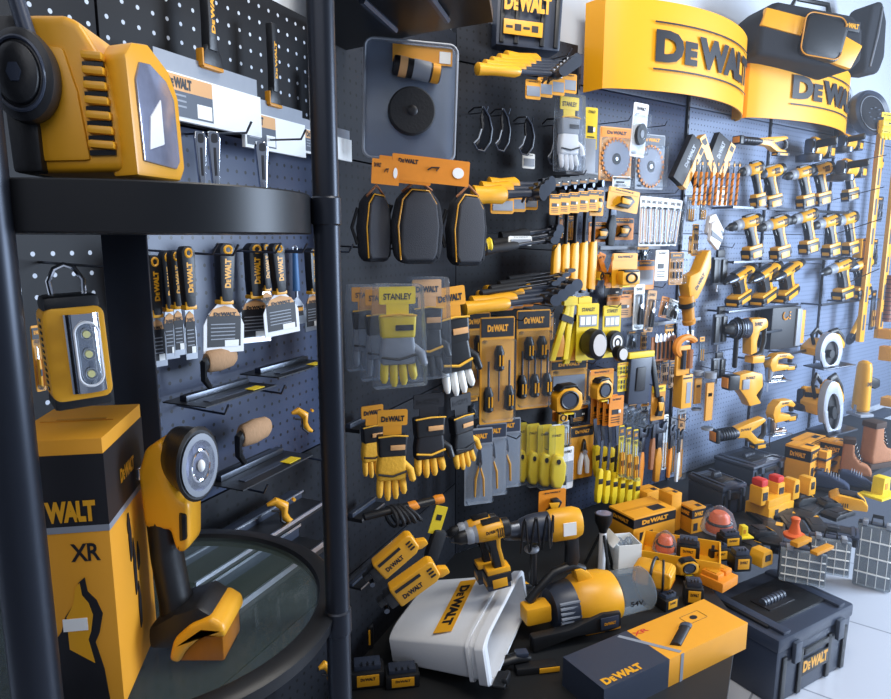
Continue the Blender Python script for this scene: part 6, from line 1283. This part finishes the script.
# ================================================================== more hanging goods between the larger ones, long wall
def fill(items, cat='hang pack', group=None):
    for bx, spec, g, lb in items: put(spec, bx, lb, cat, group, **W(g, 28))
def carded(*a): return (pack,)+a
fill([
 ((556, 214, 566, 238), carded(.05, .1, 'orange', 'ink', 'spike', 1, 'DeWALT', 2), .03, 'small orange punch set behind the first claw hammer shafts'),
 ((567, 216, 577, 240), carded(.05, .1, 'dyellow', 'ink', 'spike', 1, 'DeWALT', 2), .03, 'small dark yellow punch set behind the middle claw hammer shafts'),
 ((636, 246, 652, 262), carded(.08, .08, 'grey', 'card', 'plier', 1, 'DeWALT'), .08, 'grey card of small pliers under the striped saw blade packs'),
 ((688, 236, 696, 254), carded(.04, .1, 'card', 'ink', 'spike', 1, 'DeWALT', 2), .08, 'thin orange strip right of the striped saw blade packs'),
 ((686, 196, 698, 222), carded(.06, .13, 'lgrey', 'ink', 'spike', 1, 'DeWALT', 3), .08, 'grey bit strip below the blade boxes, left'),
 ((699, 200, 709, 220), carded(.06, .13, 'ink', 'card', 'spike', 1, 'DeWALT', 3), .06, 'black bit strip below the blade boxes, right'),
 ((604, 284, 622, 300), carded(.09, .08, 'ink', 'card', 'none', 0, 'DeWALT'), .05, 'black card just below the crossed orange tool cards'),
 ((622, 290, 636, 306), carded(.07, .08, 'orange', 'ink', 'none', 0, 'DeWALT'), .05, 'orange card left of the clear snips packs'),
 ((626, 330, 640, 350), carded(.07, .1, 'lgrey', 'ink', 'plier', 1, 'DeWALT'), .06, 'grey pliers card above the dark holster'),
 ((640, 332, 650, 350), carded(.05, .1, 'dyellow', 'ink', 'bit', 1, 'DeWALT'), .06, 'dark yellow bit card above the holster strap'),
 ((698, 336, 708, 362), carded(.05, .13, 'grey', 'card', 'spike', 1, 'DeWALT', 2), .05, 'grey strip pack right of the orange hole saw ring'),
 ((686, 330, 694, 342), carded(.05, .06, 'paper', None, 'none', 0, 'DeWALT'), .05, 'tiny white tag above the orange hole saw ring'),
 ((628, 404, 640, 424), carded(.06, .1, 'cardpale', 'ink', 'bit', 1, 'DeWALT'), .05, 'pale bit card under the dark holster'),
 ((640, 402, 652, 420), carded(.06, .1, 'paper', 'card', 'plier', 1, 'DeWALT'), .06, 'white carded clip under the dark holster'),
 ((676, 408, 690, 432), carded(.07, .12, 'lgrey', None, 'strip', 1, 'DeWALT'), .05, 'clear strip pack just under the hanging yellow carton'),
 ((592, 396, 600, 412), carded(.05, .08, 'ink', 'card', 'none', 0, 'DeWALT'), .05, 'small black card left of the orange saw cards'),
 ((570, 404, 588, 424), carded(.09, .1, 'ink', 'orange', 'none', 0, 'DeWALT'), .04, 'black card hanging below the large tape measure'),
 ((552, 404, 568, 424), carded(.09, .1, 'orange', 'ink', 'tape', 0, 'DeWALT'), .04, 'orange tool card tucked under the large tape measure'),
 ((586, 330, 596, 344), carded(.05, .06, 'orange', None, 'none', 0, 'DeWALT'), .04, 'scrap of orange card between the lemon reel cards'),
 ((545, 312, 556, 340), carded(.06, .14, 'dyellow', 'ink', 'spike', 1, 'DeWALT', 2), .04, 'dark yellow strip right of the screwdriver sets'),
 ((466, 396, 480, 420), carded(.08, .12, 'ink', 'card', 'plier', 1, 'DeWALT'), .1, 'black pliers card left under the screwdriver sets'),
 ((494, 412, 514, 428), carded(.1, .08, 'navy', 'card', 'none', 1, 'DeWALT'), .1, 'dark blue card with pale edge under the screwdriver sets'),
 ((560, 420, 572, 446), carded(.06, .12, 'paper', 'lgrey', 'spike', 1, 'DeWALT', 2), .06, 'white card right of the lemon chalk lines'),
 ((716, 186, 728, 206), carded(.06, .1, 'paper', 'ink', 'none', 0, 'DeWALT'), .04, 'white and black info card right of the drill bits'),
 ((868, 100, 880, 128), carded(.08, .15, 'ink', 'card', 'none', 0, 'DeWALT'), .1, 'black card at the top right near the yellow uprights'),
 ((872, 150, 884, 176), carded(.08, .12, 'orange', 'ink', 'tool', 0, 'DeWALT'), .14, 'orange carded tool between the yellow uprights, topmost'),
 ((872, 196, 884, 222), carded(.08, .12, 'grey', 'ink', 'bit', 0, 'DeWALT'), .14, 'grey bit card between the yellow uprights, middle'),
 ((870, 238, 882, 268), carded(.08, .12, 'lgrey', 'ink', 'plier', 1, 'DeWALT'), .14, 'pale pliers card between the yellow uprights, lower'),
 ((868, 290, 880, 330), carded(.08, .16, 'charcoal', 'ink', 'knife', 1, 'DeWALT', 2), .12, 'dark carded knives between the yellow uprights, lowest'),
])
# wire hooks and price strips of the long wall
for i, (x, y, L, lb) in enumerate([(556, 176, .16, 'behind the first claw hammer head'), (592, 176, .16, 'behind the last claw hammer head'), (640, 194, .2, 'carrying the striped saw blade packs'), (672, 196, .2, 'right of the striped saw blade packs'), (600, 124, .16, 'of the left saw blade pack'), (640, 128, .14, 'of the right saw blade pack'), (612, 252, .2, 'carrying the yellow tape card'),
    (672, 250, .18, 'of the clear-fronted bit case'), (632, 284, .18, 'of the clear snips packs'), (648, 384, .18, 'of the yellow card below the bit packs'), (676, 370, .18, 'of the hanging yellow carton'), (700, 366, .2, 'of the clear bit tubes'), (612, 418, .2, 'of the upper chisel row'), (652, 412, .2, 'of the wrenches'), (486, 314, .22, 'of the left screwdriver set'), (522, 308, .18, 'of the right screwdriver set'),
    (580, 302, .22, 'of the lemon reel card'), (560, 356, .2, 'of the orange tape measure card'), (596, 366, .18, 'of the smaller tape measure'), (576, 422, .1, 'of the white-handled pliers card'), (520, 420, .2, 'of the lemon chalk lines'), (478, 424, .24, 'of the dark pliers packs'), (524, 66, .24, 'under the top hammer row'), (520, 196, .22, 'under the second hammer row'), (516, 248, .22, 'under the grey-handled hammers'), (508, 300, .26, 'under the bottom hammer row'),
    (490, 566, .22, 'holding the front pair of drills'), (738, 262, .2, 'of the impact drivers, left'), (790, 262, .2, 'of the impact drivers, right'), (716, 246, .1, 'of the top clip rack')]):
    hook(x, y, 'R', 'wire hook %s' % lb, L=L, group='wire hooks of the long wall')
for i, (x0, x1, y) in enumerate(((566, 640, 172), (700, 742, 160), (600, 660, 248), (640, 700, 326), (596, 650, 420))):
    p, q = atw(x0, y, 'R', .05), atw(x1, y-4, 'R', .05)
    t = MB(); L_w = (p-q).length; t.box((0, 0, 0), (L_w, .006, .016), 'lgrey', bev=.001); o = t.build('price_strip'); o.location = (p+q)/2; o.location.z = p.z; o.rotation_euler = (0, 0, math.radians(YR)); tag(o, 'grey price strip on the pegboard, %s' % ['above the claw hammers', 'behind the masonry drill bits', 'above the crossed orange cards', 'above the spade bits', 'above the chisels'][i], 'price strip', 'price strips')

# ================================================================== faint haze volume added over the room's right half, lifting blacks towards blue
def haze():
    m = bpy.data.materials.new('haze'); m.use_nodes = True; nt = m.node_tree; nt.nodes.clear()
    o = nt.nodes.new('ShaderNodeOutputMaterial'); v = nt.nodes.new('ShaderNodeVolumeScatter'); v.inputs['Color'].default_value = (.8, .88, 1, 1); v.inputs['Density'].default_value = .034
    nt.links.new(v.outputs[0], o.inputs['Volume']); MATS['haze'] = m
    b = MB(); b.box((1.7, .72, 1.6), (3.4, 1.4, 3.1), 'haze'); h = b.build('added_haze'); h.location = wpt(.75, 0, 0)-nR*.1; h.rotation_euler = (0, 0, math.radians(YR)); h.location = wpt(.75-.0, 1.45, 0); h['kind'] = 'stuff'; h['label'] = 'thin bright haze added to lift the dark tones on the window side of the shop'; h['category'] = 'haze'
haze()
